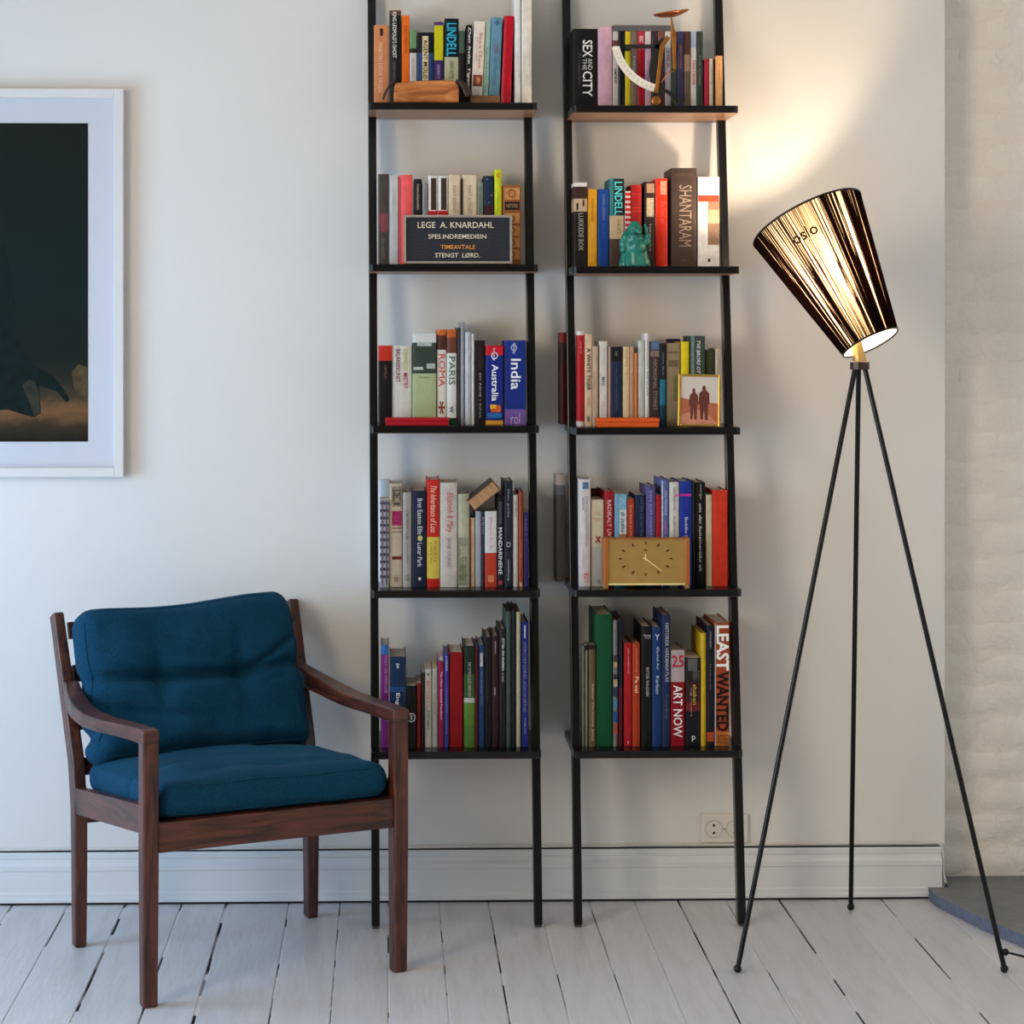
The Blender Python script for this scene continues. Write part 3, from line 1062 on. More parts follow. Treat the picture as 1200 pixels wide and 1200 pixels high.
# ================================================================== two leaning ladder bookcases
shelf_black = M('black_stain', (9, 8, 8), rough=0.27, noise=0.15, nscale=25, bump=0.03, bscale=60, spec=0.38)
under_wood = wood('bare_shelf_wood', (112, 76, 52), (160, 116, 84), scale=3, rough=0.38, stretch=(0.15, 2.0, 1))
pad_m = M('grey_felt_pad', (70, 68, 66), rough=0.8)
D_FRONT = [0.262, 0.270, 0.280, 0.290, 0.298]
TOP_PX = {'L': [120.0, 309.6, 499.2, 692.0, 881.0], 'R': [123.5, 312.0, 501.0, 691.0, 880.0]}
EDGE_PX = {'L': ((432, 629.5), (435, 634.5)), 'R': ((671.3, 865.8), (672.5, 871.0))}
POST_PX = {'L': ((440.3, 436.3), (631.0, 619.3)), 'R': ((677.8, 666.0), (869.8, 846.5))}
MIDX = {'L': 531, 'R': 770}
SHELF_Z = {}
TH = 0.0185
def post_d(h):
    return 0.262 - 0.100 * h
for unit, lab in (('L', 'left'), ('R', 'right')):
    (a1, b1), (a5, b5) = EDGE_PX[unit]
    zs = [P(MIDX[unit], py, d).z for py, d in zip(TOP_PX[unit], D_FRONT)]
    SHELF_Z[unit] = zs
    base = P(MIDX[unit], 1085, 0.26)
    root = thing('ladder_bookcase', (base.x, -0.15, 0), 'black ladder bookcase leaning on the wall, %s' % ('the one nearer the armchair' if unit == 'L' else 'the one nearer the floor lamp'), 'bookcase', 'ladder bookcases')
    ro = Vector((base.x, -0.15, 0))
    for i, (z, d) in enumerate(zip(zs, D_FRONT)):
        t = i / 4.0
        xa = P(a1 + (a5 - a1) * t, 500, d).x
        xb = P(b1 + (b5 - b1) * t, 500, d).x
        r = 0.012
        pts_ = [(xa, -0.006, z - TH), (xa, -d + r, z - TH)]
        for k in range(1, 5):
            a = math.pi + k * math.pi / 10
            pts_.append((xa + r + r * math.cos(a), -d + r + r * math.sin(a), z - TH))
        for k in range(0, 5):
            a = 1.5 * math.pi + k * math.pi / 10
            pts_.append((xb - r + r * math.cos(a), -d + r + r * math.sin(a), z - TH))
        pts_ += [(xb, -d + r, z - TH), (xb, -0.006, z - TH)]
        sm = MB().prism(pts_, (0, 0, TH))
        sm.mi[0] = 1
        sm.build('shelf', [shelf_black, under_wood], root, ro, bevel=0.0012)
    for (pf, pt) in POST_PX[unit]:
        xf = P(pf, 1085, post_d(0) + 0.017).x
        xt = P(pt, 170, post_d(1.99) + 0.017).x
        slope = (xt - xf) / 1.99
        top = 2.395
        up = MB().sweep([(xf, -post_d(0.0) , 0.006), (xf + slope * top, -post_d(top), top)], (1, 0, 0), 0.0212, 0.034).build('upright', shelf_black, root, ro, bevel=0.0025)
        MB().box(xf - 0.0085, xf + 0.0085, -post_d(0) - 0.013, -post_d(0) + 0.013, 0.0, 0.008).build('foot_pad', pad_m, up, ro, bevel=0.002)

PHR = {('L', 0): 'top shelf of left bookcase', ('L', 1): 'second shelf of left bookcase', ('L', 2): 'middle shelf of left bookcase', ('L', 3): 'fourth shelf of left bookcase', ('L', 4): 'bottom shelf of left bookcase',
       ('R', 0): 'top shelf of right bookcase', ('R', 1): 'second shelf of right bookcase', ('R', 2): 'middle shelf of right bookcase', ('R', 3): 'fourth shelf of right bookcase', ('R', 4): 'bottom shelf of right bookcase'}
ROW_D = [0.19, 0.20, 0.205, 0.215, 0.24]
ROW_DIM = [1.0, 1.0, 0.95, 0.85, 0.72]  # lower rows darker: their dimmer light is put into the cover colours
EPS = 0.0004

# ------------------------------------------------------------------ ornaments on the shelves
# carved wooden block with a leather strap, top left
z = SHELF_Z['L'][0] + EPS
d = 0.250
pts_ = [P(x, y, d) for x, y in ((461, 118), (461.5, 103), (463.5, 96.2), (474, 95), (488, 93.8), (505, 93.2), (524, 92.4), (534, 94), (538, 103), (538, 117))]
zoff = z - min(p.z for p in pts_)
pts_ = [Vector((p.x, p.y, max(z, p.z + zoff * 0.4))) for p in pts_]
for k in (0, -1):
    pts_[k].z = z
wo = Vector((pts_[0].x, -d, z))
wb = thing('wooden_block', wo, 'orange wood block with dark leather strap before the books', 'wood block')
MB().prism(pts_, (0, 0.046, 0)).build('block', wood('oiled_wood', (150, 78, 34), (214, 136, 70), scale=4, rough=0.42, stretch=(0.35, 1, 1.6)), wb, wo, bevel=0.005, segs=3)
leather = M('dark_leather', (44, 22, 15), rough=0.5, noise=0.2, nscale=60)
lp = [P(x, y, d - 0.015) for x, y in ((464, 95.2), (460, 96.5), (456, 101), (452.5, 107), (450, 113), (449, 116.5))]
for p in lp:
    p.z = max(p.z, z + 0.002)
MB().sweep(lp, (0, 1, 0), 0.014, 0.005).build('strap', leather, wb, wo, bevel=0.001)
lp = [P(x, y, d - 0.015) for x, y in ((534, 95), (540, 97.5), (545, 103), (548, 109), (549, 114))]
for p in lp:
    p.z = max(p.z, z + 0.010)
MB().sweep(lp, (0, 1, 0), 0.034, [0.006, 0.012, 0.018, 0.020, 0.018]).build('strap', leather, wb, wo, bevel=0.003)

# letter scale, top right
z = SHELF_Z['R'][0] + EPS
d = 0.236
def Q(zx, zy, dd=0.0):
    p = P(700 + zx / 9.23, zy / 9.23, d + dd)
    p.z += 0.0005
    p.z = max(p.z, z + 0.0046)
    return p
so = Vector((Q(635, 1060).x, -d, z))
sc_ = thing('letter_scale', so, 'old brass letter scale with white enamel arc before film cases', 'letter scale')
rusty = M('worn_brass', (168, 110, 46), rough=0.38, metal=0.8, noise=0.35, nscale=40)
copper = M('worn_copper', (160, 88, 48), rough=0.34, metal=0.85, noise=0.25, nscale=40)
enamel = M('chipped_enamel', (226, 220, 206), rough=0.35, noise=0.06, nscale=50)
iron = M('black_iron', (20, 18, 16), rough=0.45, noise=0.2, nscale=30)
c0 = (775, 385)
arc = []
for k in range(17):
    a = math.radians(190 - 78 * k / 16)          # picture angle, downwards positive
    arc.append((math.cos(a), -math.sin(a) * -1))
av, n_ = [], 17
for k in range(n_):
    a = math.radians(168 - 66 * k / 16)
    cx_, cy_ = math.cos(a), math.sin(a)
    av.append((Q(c0[0] + 632 * cx_, c0[1] + 632 * cy_, 0.004), Q(c0[0] + 548 * cx_, c0[1] + 548 * cy_, 0.004)))
ab = MB()
vv = []
for o_, i_ in av:
    vv += [o_, i_, o_ + Vector((0, 0.003, 0)), i_ + Vector((0, 0.003, 0))]
ff = [(0, 1, 3, 2), (4 * n_ - 4, 4 * n_ - 2, 4 * n_ - 1, 4 * n_ - 3)]
for k in range(n_ - 1):
    b0, b1 = 4 * k, 4 * k + 4
    ff += [(b0, b1, b1 + 1, b0 + 1), (b0 + 2, b0 + 3, b1 + 3, b1 + 2), (b0, b0 + 2, b1 + 2, b1), (b0 + 1, b1 + 1, b1 + 3, b0 + 3)]
ao = ab.add(vv, ff).build('scale_arc', enamel, sc_, so)
for k in range(1, 12):
    a = math.radians(166 - 62 * k / 12)
    MB().sweep([Q(c0[0] + 600 * math.cos(a), c0[1] + 600 * math.sin(a), 0.0045), Q(c0[0] + 575 * math.cos(a), c0[1] + 575 * math.sin(a), 0.0045)], (0, 1, 0), 0.0006, 0.0007).build('tick', iron, ao, so)
MB().sweep([Q(300, 505, -0.004), Q(670, 505, -0.004)], (0, 1, 0), 0.004, 0.010).build('cross_bar', iron, sc_, so)
MB().sweep([Q(720, 420, -0.004), Q(655, 500, -0.004), Q(610, 640, -0.004), Q(592, 780, -0.004), Q(605, 900, -0.004), Q(630, 960, -0.004)], (0, 1, 0), 0.004, [0.010, 0.013, 0.016, 0.016, 0.013, 0.010]).build('pendulum_arm', iron, sc_, so)
MB().sweep([Q(770, 400, 0.003), Q(700, 500, 0.003), Q(672, 720, 0.003), Q(650, 900, 0.003), Q(632, 1010, 0.003)], (0, 1, 0), 0.004, [0.012, 0.011, 0.009, 0.009, 0.013]).build('beam', rusty, sc_, so, bevel=0.001)
MB().sweep([Q(800, 190, 0.0), Q(812, 290, 0.0), Q(830, 390, 0.0), Q(832, 560, 0.0), Q(838, 750, 0.0)], (0, 1, 0), 0.004, [0.004, 0.007, 0.012, 0.008, 0.007]).build('plate_post', rusty, sc_, so, bevel=0.001)
MB().tube([Q(850, 765, 0.002), Q(760, 790, 0.002), Q(690, 900, 0.002)], 0.0016, 8).build('link_rod', copper, sc_, so, smooth=True)
kn = Q(635, 1060, 0.006)
kn.z = z + 0.0128
MB().lathe([(0.004, 0.0), (0.0115, 0.0), (0.012, 0.003), (0.0085, 0.005), (0.003, 0.0055)], kn, (0, -1, 0), 24).build('adjusting_knob', rusty, sc_, so, smooth='auto')
MB().sweep([Q(600, 1010, -0.006), Q(745, 985, -0.006), Q(850, 1060, -0.006), Q(930, 1115, -0.006)], (0, 1, 0), 0.008, [0.008, 0.009, 0.009, 0.006]).build('base_arm', iron, sc_, so)
pl = Q(800, 150, 0.0)
pm = MB()
for k in range(0, 1):
    R_ = Matrix.Rotation(math.radians(-6.5), 3, 'Y')
    seg = 28
    vv, ff = [], []
    prof_ = [(0.0, -0.0075), (0.55, -0.0065), (0.9, -0.001), (1.0, 0.002), (0.93, 0.003), (0.55, -0.0035), (0.0, -0.0045)]
    for rr, hh in prof_:
        for s in range(seg):
            a = 2 * math.pi * s / seg
            q = Vector((0.047 * rr * math.cos(a), 0.036 * rr * math.sin(a), hh + (0.006 * max(0.0, math.cos(a) - 0.4) * rr)))
            vv.append(pl + R_ @ q)
    for i in range(len(prof_) - 1):
        for s in range(seg):
            s2 = (s + 1) % seg
            ff.append((i * seg + s, i * seg + s2, (i + 1) * seg + s2, (i + 1) * seg + s))
    pm.add(vv, ff)
pm.build('weighing_plate', copper, sc_, so, smooth=True)

# letter board, second left
z = SHELF_Z['L'][1] + EPS
d = 0.262
l0, l1 = P(473.2, 252, d), P(600.3, 309, d)
bo = Vector((l0.x, -d, z + 0.0016))
lb_ = thing('letter_board', bo, 'small black letter board in grey frame before the books', 'sign')
lb_.rotation_euler = (math.radians(-5.0), 0, 0)
BWd, BHt = l1.x - l0.x, (l0.z - z)
oak = M('grey_oak', (158, 146, 130), rough=0.6, noise=0.1, nscale=60)
felt = M('charcoal_felt', (46, 48, 56), rough=0.9)
fw = 0.0058
for (a, b_, c, e) in ((0, fw, 0, BHt), (BWd - fw, BWd, 0, BHt), (fw, BWd - fw, 0, fw), (fw, BWd - fw, BHt - fw, BHt)):
    MB().box(a, b_, 0.0, 0.014, c, e).build('frame_bar', oak, lb_, bevel=0.0006)
nb = 26
prof_ = []
hgt = BHt - 2 * fw
for k in range(nb):
    z0_ = fw + hgt * k / nb
    prof_ += [(0.0052, z0_), (0.0036, z0_ + hgt / nb * 0.15), (0.0036, z0_ + hgt / nb * 0.8), (0.0052, z0_ + hgt / nb * 0.95)]
prof_.append((0.0052, BHt - fw))
poly = [(fw, 0.012, fw)] + [(fw, y, zz) for y, zz in prof_] + [(fw, 0.012, BHt - fw)]
MB().prism(poly, (BWd - 2 * fw, 0, 0)).build('felt_panel', felt, lb_)
cream = M('cream_letters', (226, 214, 184), rough=0.5)
orange_l = M('orange_letters', (224, 150, 62), rough=0.5)
def bline(s, x0, x1, y0, y1, mt):
    xa, xb = (x0 - 473.2) / 127.1 * BWd, (x1 - 473.2) / 127.1 * BWd
    za, zb = (309 - y1) / 57.0 * BHt, (309 - y0) / 57.0 * BHt
    lettering(s, mt, lb_, (xa, 0.0030, za), (xb - xa, 0, 0), (0, 0, zb - za), 'letter_row', bold=0.006)
bline('LEGE  A. KNARDAHL', 489.5, 579, 260, 267.2, cream)
bline('SPES.INDREMEDISIN', 502, 570, 274.5, 279.8, cream)
bline('TIMEAVTALE', 516.5, 557, 287, 292, orange_l)
bline('STENGT  L\u00d8RD.', 510, 562.5, 296.5, 301.8, cream)

# turquoise figurine, second right
z = SHELF_Z['R'][1] + EPS
d = 0.240
c0 = P(743.5, 311, d)
sc = 1.0 / 466.0
fo_ = Vector((c0.x, -d, z))
fig = MB()
def E(px, py, rx, ry, rz, dy=0.0, rot=None):
    fig.ell((c0.x + (px - 743.5) * sc, -d + dy, z + (311 - py) * sc), (rx * sc, ry * sc, rz * sc), 20, 14, 0, rot)
# flaring robe with folds
vv, ff = [], []
seg = 60
for i, (r, h) in enumerate(((17, 0), (17.5, 3), (16, 10), (14.5, 18), (14, 26), (12.5, 34), (8, 42))):
    for s in range(seg):
        a = 2 * math.pi * s / seg
        fold = 1 + (0.085 * math.sin(a * 11 + i * 0.35) + 0.04 * math.sin(a * 5)) * max(0.1, 1 - i / 6)
        vv.append((c0.x + (0.5 * (1 - h / 42.0) + r * fold * math.cos(a)) * sc, -d + r * 0.72 * fold * math.sin(a) * sc, z + h * sc))
for i in range(6):
    for s in range(seg):
        s2 = (s + 1) % seg
        ff.append((i * seg + s, i * seg + s2, (i + 1) * seg + s2, (i + 1) * seg + s))
ff += [tuple(range(seg))[::-1], tuple(6 * seg + s for s in range(seg))]
fig.add(vv, ff)
E(746, 288, 11, 9, 10, -0.012)           # belly
E(744, 279, 11, 8, 8, -0.006)            # chest
E(743.5, 268, 8.2, 8, 9.2, -0.008)       # head
E(743.5, 262, 6.4, 6.4, 4.5, -0.007)     # crown
E(736, 268, 1.5, 2.2, 4.2, -0.006)       # ears
E(751.5, 268, 1.5, 2.2, 4.2, -0.006)
E(744.5, 268, 1.6, 2.6, 1.6, -0.024)     # nose
E(740, 270.5, 3.0, 2.6, 2.4, -0.021)     # cheeks
E(748.5, 270.5, 3.0, 2.6, 2.4, -0.021)
E(744.5, 275.6, 4.2, 2.2, 1.2, -0.021)   # lower lip
E(741, 265.2, 2.6, 1.6, 0.9, -0.022)
E(747.8, 265.2, 2.6, 1.6, 0.9, -0.022)
E(733.5, 277, 6, 6, 5.5, -0.002)         # sleeve and arm on the left
E(730.5, 284, 5.2, 6, 8.5, -0.004)
E(730, 291, 4.2, 5, 5.0, -0.010)
E(733, 271, 3.5, 2, 2.6, -0.001)
E(753, 279, 5, 5, 6, -0.002)             # raised arm on the right with fist
E(757.5, 282, 5.2, 5, 5.0, -0.010)
E(758.5, 276, 3.6, 4, 4.5, -0.012)
E(757, 268, 2.2, 2.6, 5.0, -0.010)
E(755.5, 263.6, 1.6, 1.8, 3.0, -0.010)
for (x0_, x1_, y0_, y1_) in ((738, 749, 274, 285), (751, 740, 276, 286)):
    p0 = Vector((c0.x + (x0_ - 743.5) * sc, -d - 0.018, z + (311 - y0_) * sc))
    p1 = Vector((c0.x + (x1_ - 743.5) * sc, -d - 0.024, z + (311 - y1_) * sc))
    fig.tube([p0, p1], 0.0022, 8)
stat = fig.build('figurine', M('turquoise_resin', (14, 116, 100), rough=0.28, noise=0.35, nscale=55, spec=0.6), org=fo_, smooth=True)
rm = stat.modifiers.new('fuse', 'REMESH')
rm.mode = 'VOXEL'
rm.voxel_size = 0.0011
rm.use_smooth_shade = True
tag(stat, 'turquoise laughing robed figurine standing before the books', 'figurine')
mth = MB().ell((c0.x + 1.0 * sc, -d - 0.0235, z + (311 - 273.2) * sc), (3.2 * sc, 1.2 * sc, 1.5 * sc), 12, 8)
mth.build('mouth', M('dark_teal', (6, 44, 40), 0.5), stat, fo_, smooth=True)

# red and orange pencil boxes, middle shelves
def pencil_box(unit, x0, x1, y0, rgb, lbl, g):
    z = SHELF_Z[unit][2] + EPS
    d = 0.270
    a, b_ = P(x0, 495, d).x, P(x1, 495, d).x
    top = P((x0 + x1) / 2, y0, d).z
    o = Vector((a, -d, z))
    t = thing('pencil_box', o, lbl, 'box', 'pencil boxes on the middle shelves')
    mt = M('pencil_box_card', rgb, 0.38, g=1.0, spec=0.25)
    h = top - z
    MB().box(a, b_, -d, -d + 0.050, z, z + h * 0.52).build('tray', mt, t, o, bevel=0.0012)
    MB().box(a - 0.0012, b_ + 0.0012, -d - 0.0012, -d + 0.0512, z + h * 0.54, z + h).build('lid', mt, t, o, bevel=0.002)
pencil_box('L', 452, 526, 489.5, (168, 18, 34), 'long red box lying before the books, left bookcase', 1.3)
pencil_box('R', 699.5, 772.5, 489.8, (214, 88, 30), 'long orange box lying before the books, right bookcase', 1.3)

# small gilt photo frame
z = SHELF_Z['R'][2] + EPS
d = 0.266
p0, p1 = P(794.5, 439, d), P(844, 500, d)
w_f, h_f = p1.x - p0.x, p0.z - z
po = Vector((p0.x, -d, z + 0.0030))
pf = thing('photo_frame', po, 'small gilt photo frame with faded snapshot of two people', 'photo frame')
pf.rotation_euler = (math.radians(-7), math.radians(1.2), math.radians(-4))
gilt = M('gilt_metal', (206, 168, 84), rough=0.28, metal=0.85)
t_ = 0.0062
for (a, b_, c, e) in ((0, t_, 0, h_f), (w_f - t_, w_f, 0, h_f), (t_, w_f - t_, 0, t_), (t_, w_f - t_, h_f - t_, h_f)):
    MB().box(a, b_, 0.0, 0.008, c, e).build('frame_bar', gilt, pf, bevel=0.0012)
photo = MB().box(t_, w_f - t_, 0.004, 0.007, t_, h_f - t_).build('photograph', M('faded_sky', (206, 198, 186), 0.3), pf)
def ph(name, pts2, rgb, off):
    pts3 = [(t_ + (w_f - 2 * t_) * a, 0.004 - off, t_ + (h_f - 2 * t_) * b_) for a, b_ in pts2]
    MB().prism(pts3, (0, off * 0.7, 0)).build(name, M(name + '_ink', rgb, 0.35, noise=0.15, nscale=120), photo)
ph('printed_ground', [(0, 0), (1, 0), (1, 0.44), (0.75, 0.46), (0.3, 0.5), (0, 0.56)], (176, 100, 70), 0.0002)
ph('printed_path', [(0, 0), (1, 0), (0.75, 0.18), (0.5, 0.30), (0.2, 0.24), (0, 0.18)], (196, 130, 104), 0.0003)
def pers(cx_, top, wd):
    s = top
    return [(cx_ - wd * .35, 0.10), (cx_ - wd * .1, 0.10), (cx_, s * .45), (cx_ + wd * .12, 0.09), (cx_ + wd * .38, 0.09), (cx_ + wd * .40, s * .5), (cx_ + wd * .55, s * .52), (cx_ + wd * .5, s * .80), (cx_ + wd * .16, s * .88),
            (cx_ + wd * .17, s * .96), (cx_ + wd * .05, s), (cx_ - wd * .12, s * .985), (cx_ - wd * .17, s * .93), (cx_ - wd * .14, s * .87), (cx_ - wd * .46, s * .80), (cx_ - wd * .55, s * .52), (cx_ - wd * .40, s * .5)]
ph('printed_person', pers(0.345, 0.76, 0.23), (104, 50, 40), 0.0005)
ph('printed_person', pers(0.62, 0.82, 0.27), (96, 46, 38), 0.0005)

# brass table clock
z = SHELF_Z['R'][3] + EPS
d = 0.280
k0, k1 = P(707.5, 630.5, d), P(808.5, 690, d)
ko = Vector((k0.x, -d, z))
clk = thing('table_clock', ko, 'rectangular brass table clock standing before the books', 'clock')
KW, KH = k1.x - k0.x, k0.z - z
KF = KH * 0.10
dial_m = M('gold_dial', (172, 136, 74), rough=0.42, metal=0.3, noise=0.05, nscale=30)
cheek_m = M('copper_cheek', (184, 110, 56), rough=0.36, metal=0.5)
mark_m = M('dark_brass_mark', (92, 62, 26), rough=0.35, metal=0.6)
hand_m = M('bright_brass', (250, 222, 150), rough=0.45, metal=0.3)
MB().box(0.011, KW - 0.011, 0.004, 0.046, KF, KH - 0.002).build('case', dial_m, clk, bevel=0.0015)
for a in (0.0, KW - 0.0125):
    MB().box(a, a + 0.0125, 0.0, 0.048, KF - 0.003, KH).build('side_cheek', cheek_m, clk, bevel=0.002)
    MB().box(a + 0.001, a + 0.0115, 0.002, 0.014, 0.0, KF - 0.003).build('foot', brass, clk, bevel=0.001)
    MB().box(a + 0.001, a + 0.0115, 0.034, 0.046, 0.0, KF - 0.003).build('foot', brass, clk, bevel=0.001)
MB().box(0.0125, KW - 0.0125, 0.0005, 0.005, KF - 0.003, KF + 0.0015).build('bottom_trim', hand_m, clk)
MB().box(0.0125, KW - 0.0125, 0.0005, 0.005, KH - 0.0035, KH - 0.001).build('top_trim', cheek_m, clk)
ccx, ccz = KW * 0.488, KF + (KH - KF) * 0.545
for hh in range(12):
    a = math.radians(90 - 30 * hh)
    ex_, ez_ = KW * 0.295, (KH - KF) * 0.345
    c_ = Vector((ccx + ex_ * math.cos(a), 0.0035, ccz + ez_ * math.sin(a)))
    if hh in (3, 9):
        ln = (0.0085, 0.0034)
    elif hh in (0, 6):
        ln = (0.0034, 0.0075)
    else:
        ln = None
    if ln:
        MB().box(c_.x - ln[0] / 2, c_.x + ln[0] / 2, 0.0022, 0.0045, c_.z - ln[1] / 2, c_.z + ln[1] / 2).build('hour_mark', mark_m, clk, bevel=0.0005)
    else:
        dr = Vector((math.cos(a) * 1.2, 0, math.sin(a))).normalized()
        MB().sweep([c_ - dr * 0.0042 - Vector((0, 0.0002, 0)), c_ + dr * 0.0042 - Vector((0, 0.0002, 0))], (0, 1, 0), 0.0018, 0.0036).build('hour_mark', mark_m, clk)
ctr_ = Vector((ccx, 0.001, ccz))
MB().sweep([ctr_ + Vector((-0.006, 0, 0.003)), ctr_, ctr_ + Vector((0.040, 0, -0.030))], (0, 1, 0), 0.0007, [0.0034, 0.0034, 0.0020]).build('minute_hand', hand_m, clk)
MB().sweep([ctr_ + Vector((0, 0.001, -0.004)), ctr_ + Vector((-0.0006, 0.001, 0.0125))], (0, 1, 0), 0.0007, [0.0044, 0.0026]).build('hour_hand', hand_m, clk)
MB().lathe([(0.0026, 0.0), (0.0022, 0.0022)], ctr_ + Vector((0, 0.001, 0)), (0, -1, 0), 14).build('centre_cap', hand_m, clk)
MB().box(ccx - 0.004, ccx + 0.004, 0.003, 0.0045, ccz + 0.0205, ccz + 0.0235).build('dial_emblem', mark_m, clk)

# ================================================================== books
page_m = M('book_pages', (214, 204, 184), rough=0.85, noise=0.10, nscale=400, stretch=(1, 0.02, 0.02))
old_page_m = M('foxed_pages', (168, 128, 88), rough=0.9, noise=0.22, nscale=300, stretch=(1, 0.05, 0.05))

def cover_prism(w, dep, h, t, bulge):
    """U-shaped cover (two boards and the spine), spine towards -y."""
    out_, inn = [], []
    r = min(0.0022, w * 0.22)
    spine = []
    for k in range(7):
        s = k / 6.0
        x = r + (w - 2 * r) * s
        spine.append((x, -bulge * (1 - (2 * s - 1) ** 2)))
    outer = [(0, dep), (0, r), (r * 0.3, r * 0.3)] + spine + [(w - r * 0.3, r * 0.3), (w, r), (w, dep)]
    inner = [(w - t, dep), (w - t, t + r), (t, t + r), (t, dep)]
    poly = outer + inner
    n = len(poly)
    no = len(outer)
    vs_ = [(x, y, 0) for x, y in poly] + [(x, y, h) for x, y in poly]
    fs = []
    for i in range(n):
        j = (i + 1) % n
        fs.append((i, j, n + j, n + i))
    # caps: left board, spine, right board
    i_rb, i_ri, i_li, i_lb = no, no + 1, no + 2, no + 3
    for off, rev in ((0, True), (n, False)):
        caps = [(0, 1, i_li, i_lb), tuple([1] + list(range(2, no - 1)) + [i_ri, i_li]), (no - 2, no - 1, i_rb, i_ri)]
        for c in caps:
            c = tuple(q + off for q in c)
            fs.append(c[::-1] if rev else c)
    return vs_, fs

books_made = 0
def book(unit, row, x0, x1, ytop, rgb, desc, o=None):
    global books_made
    o = o or {}
    drow = ROW_D[row]
    g = o.get('g', ROW_DIM[row])
    zb = SHELF_Z[unit][row] + EPS
    if 'zb' in o:
        zb = P((x0 + x1) / 2, o['zb'], drow).z + EPS
    if 'zabs' in o:
        zb = o['zabs']
    lean_px = o.get('lean', 0.0)
    xa, xb = P(x0, 500, drow).x + 0.0003, P(x1, 500, drow).x - 0.0003
    w = max(0.0025, xb - xa)
    ztop = P((x0 + x1) / 2 + lean_px, ytop, drow).z
    hh = ztop - zb
    lean_m = lean_px * (D - drow) / F
    ang = math.atan2(lean_m, hh)
    h = hh / math.cos(ang) - (w * abs(math.sin(ang)) if ang else 0)
    hard = o.get('hard', h > 0.235)
    t = 0.0024 if hard else 0.0007
    t = min(t, w * 0.22)
    dep = o.get('dep', 0.125 if h < 0.22 else min(0.175, h * 0.62))
    dsp = drow + o.get('dd', 0.0) + (random.uniform(-0.006, 0.004) if 'dd' not in o else 0)
    dep = min(dep, dsp - 0.008)
    pivot_right = ang > 0
    loc = Vector((xb if pivot_right else xa, -dsp, zb))
    nm = o.get('name', 'book')
    root = thing(nm, loc, desc + ', ' + PHR[unit, row], o.get('cat', 'book'), o.get('group', 'books on the ' + PHR[unit, row]))
    root.rotation_euler = (0, ang, 0)
    sh = Vector((-w if pivot_right else 0, 0, 0))
    bands = [(0.0, None)]
    if 'b' in o:
        lst = [(ytop, rgb)] + list(o['b'])
        bl_ = []
        for i in range(len(lst) - 1, -1, -1):
            yb = lst[i + 1][0] if i + 1 < len(lst) else None
            pos = 0.0 if yb is None else max(0.0, min(0.999, (P((x0 + x1) / 2, yb, drow).z - zb) / hh))
            bl_.append((pos, lst[i][1]))
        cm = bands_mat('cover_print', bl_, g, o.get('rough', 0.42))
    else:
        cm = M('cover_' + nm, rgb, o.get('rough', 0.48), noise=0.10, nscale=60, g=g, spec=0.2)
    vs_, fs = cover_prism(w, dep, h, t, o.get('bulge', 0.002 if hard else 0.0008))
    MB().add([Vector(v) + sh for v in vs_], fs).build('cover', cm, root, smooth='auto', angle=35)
    ins = 0.003 if hard else 0.0004
    r = min(0.0022, w * 0.22)
    if w - 2 * t > 0.0012:
        MB().box(sh.x + t + 0.0001, sh.x + w - t - 0.0001, t + r + 0.0002, dep - (0.004 if hard else 0.0006), ins if hard else 0.0002, h - ins).build('page_block', old_page_m if o.get('old') else page_m, root)
    e = -(0.002 if hard else 0.0008) - 0.0003
    def zz(y):
        return (P((x0 + x1) / 2, y, drow).z - zb) / hh * h
    for ip, (c, y0, y1, f0, f1) in enumerate(o.get('p', ())):
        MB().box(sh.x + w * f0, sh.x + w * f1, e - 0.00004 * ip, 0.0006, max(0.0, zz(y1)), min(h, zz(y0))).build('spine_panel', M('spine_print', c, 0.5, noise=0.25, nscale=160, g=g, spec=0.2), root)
    for tt in o.get('t', ()):
        s, c, y0, y1, f0, f1 = tt[:6]
        mode = tt[6] if len(tt) > 6 else ''
        bold = 0.030 if 'bb' in mode else (0.012 if 'b' in mode else 0.0)
        shear = 0.25 if 'i' in mode else 0.0
        mt = M('title_ink', c, 0.5, g=max(1.1, g), spec=0.2)
        if 'h' in mode:
            lettering(s, mt, root, (sh.x + w * f0, e - 0.0009, zz(y1)), (w * (f1 - f0), 0, 0), (0, 0, zz(y0) - zz(y1)), bold=bold, shear=shear)
        else:
            lettering(s, mt, root, (sh.x + w * f0, e - 0.0009, zz(y0)), (0, 0, zz(y1) - zz(y0)), (w * (f1 - f0), 0, 0), bold=bold, shear=shear)
    books_made += 1
    return root

W_, K_ = (232, 230, 224), (20, 18, 18)

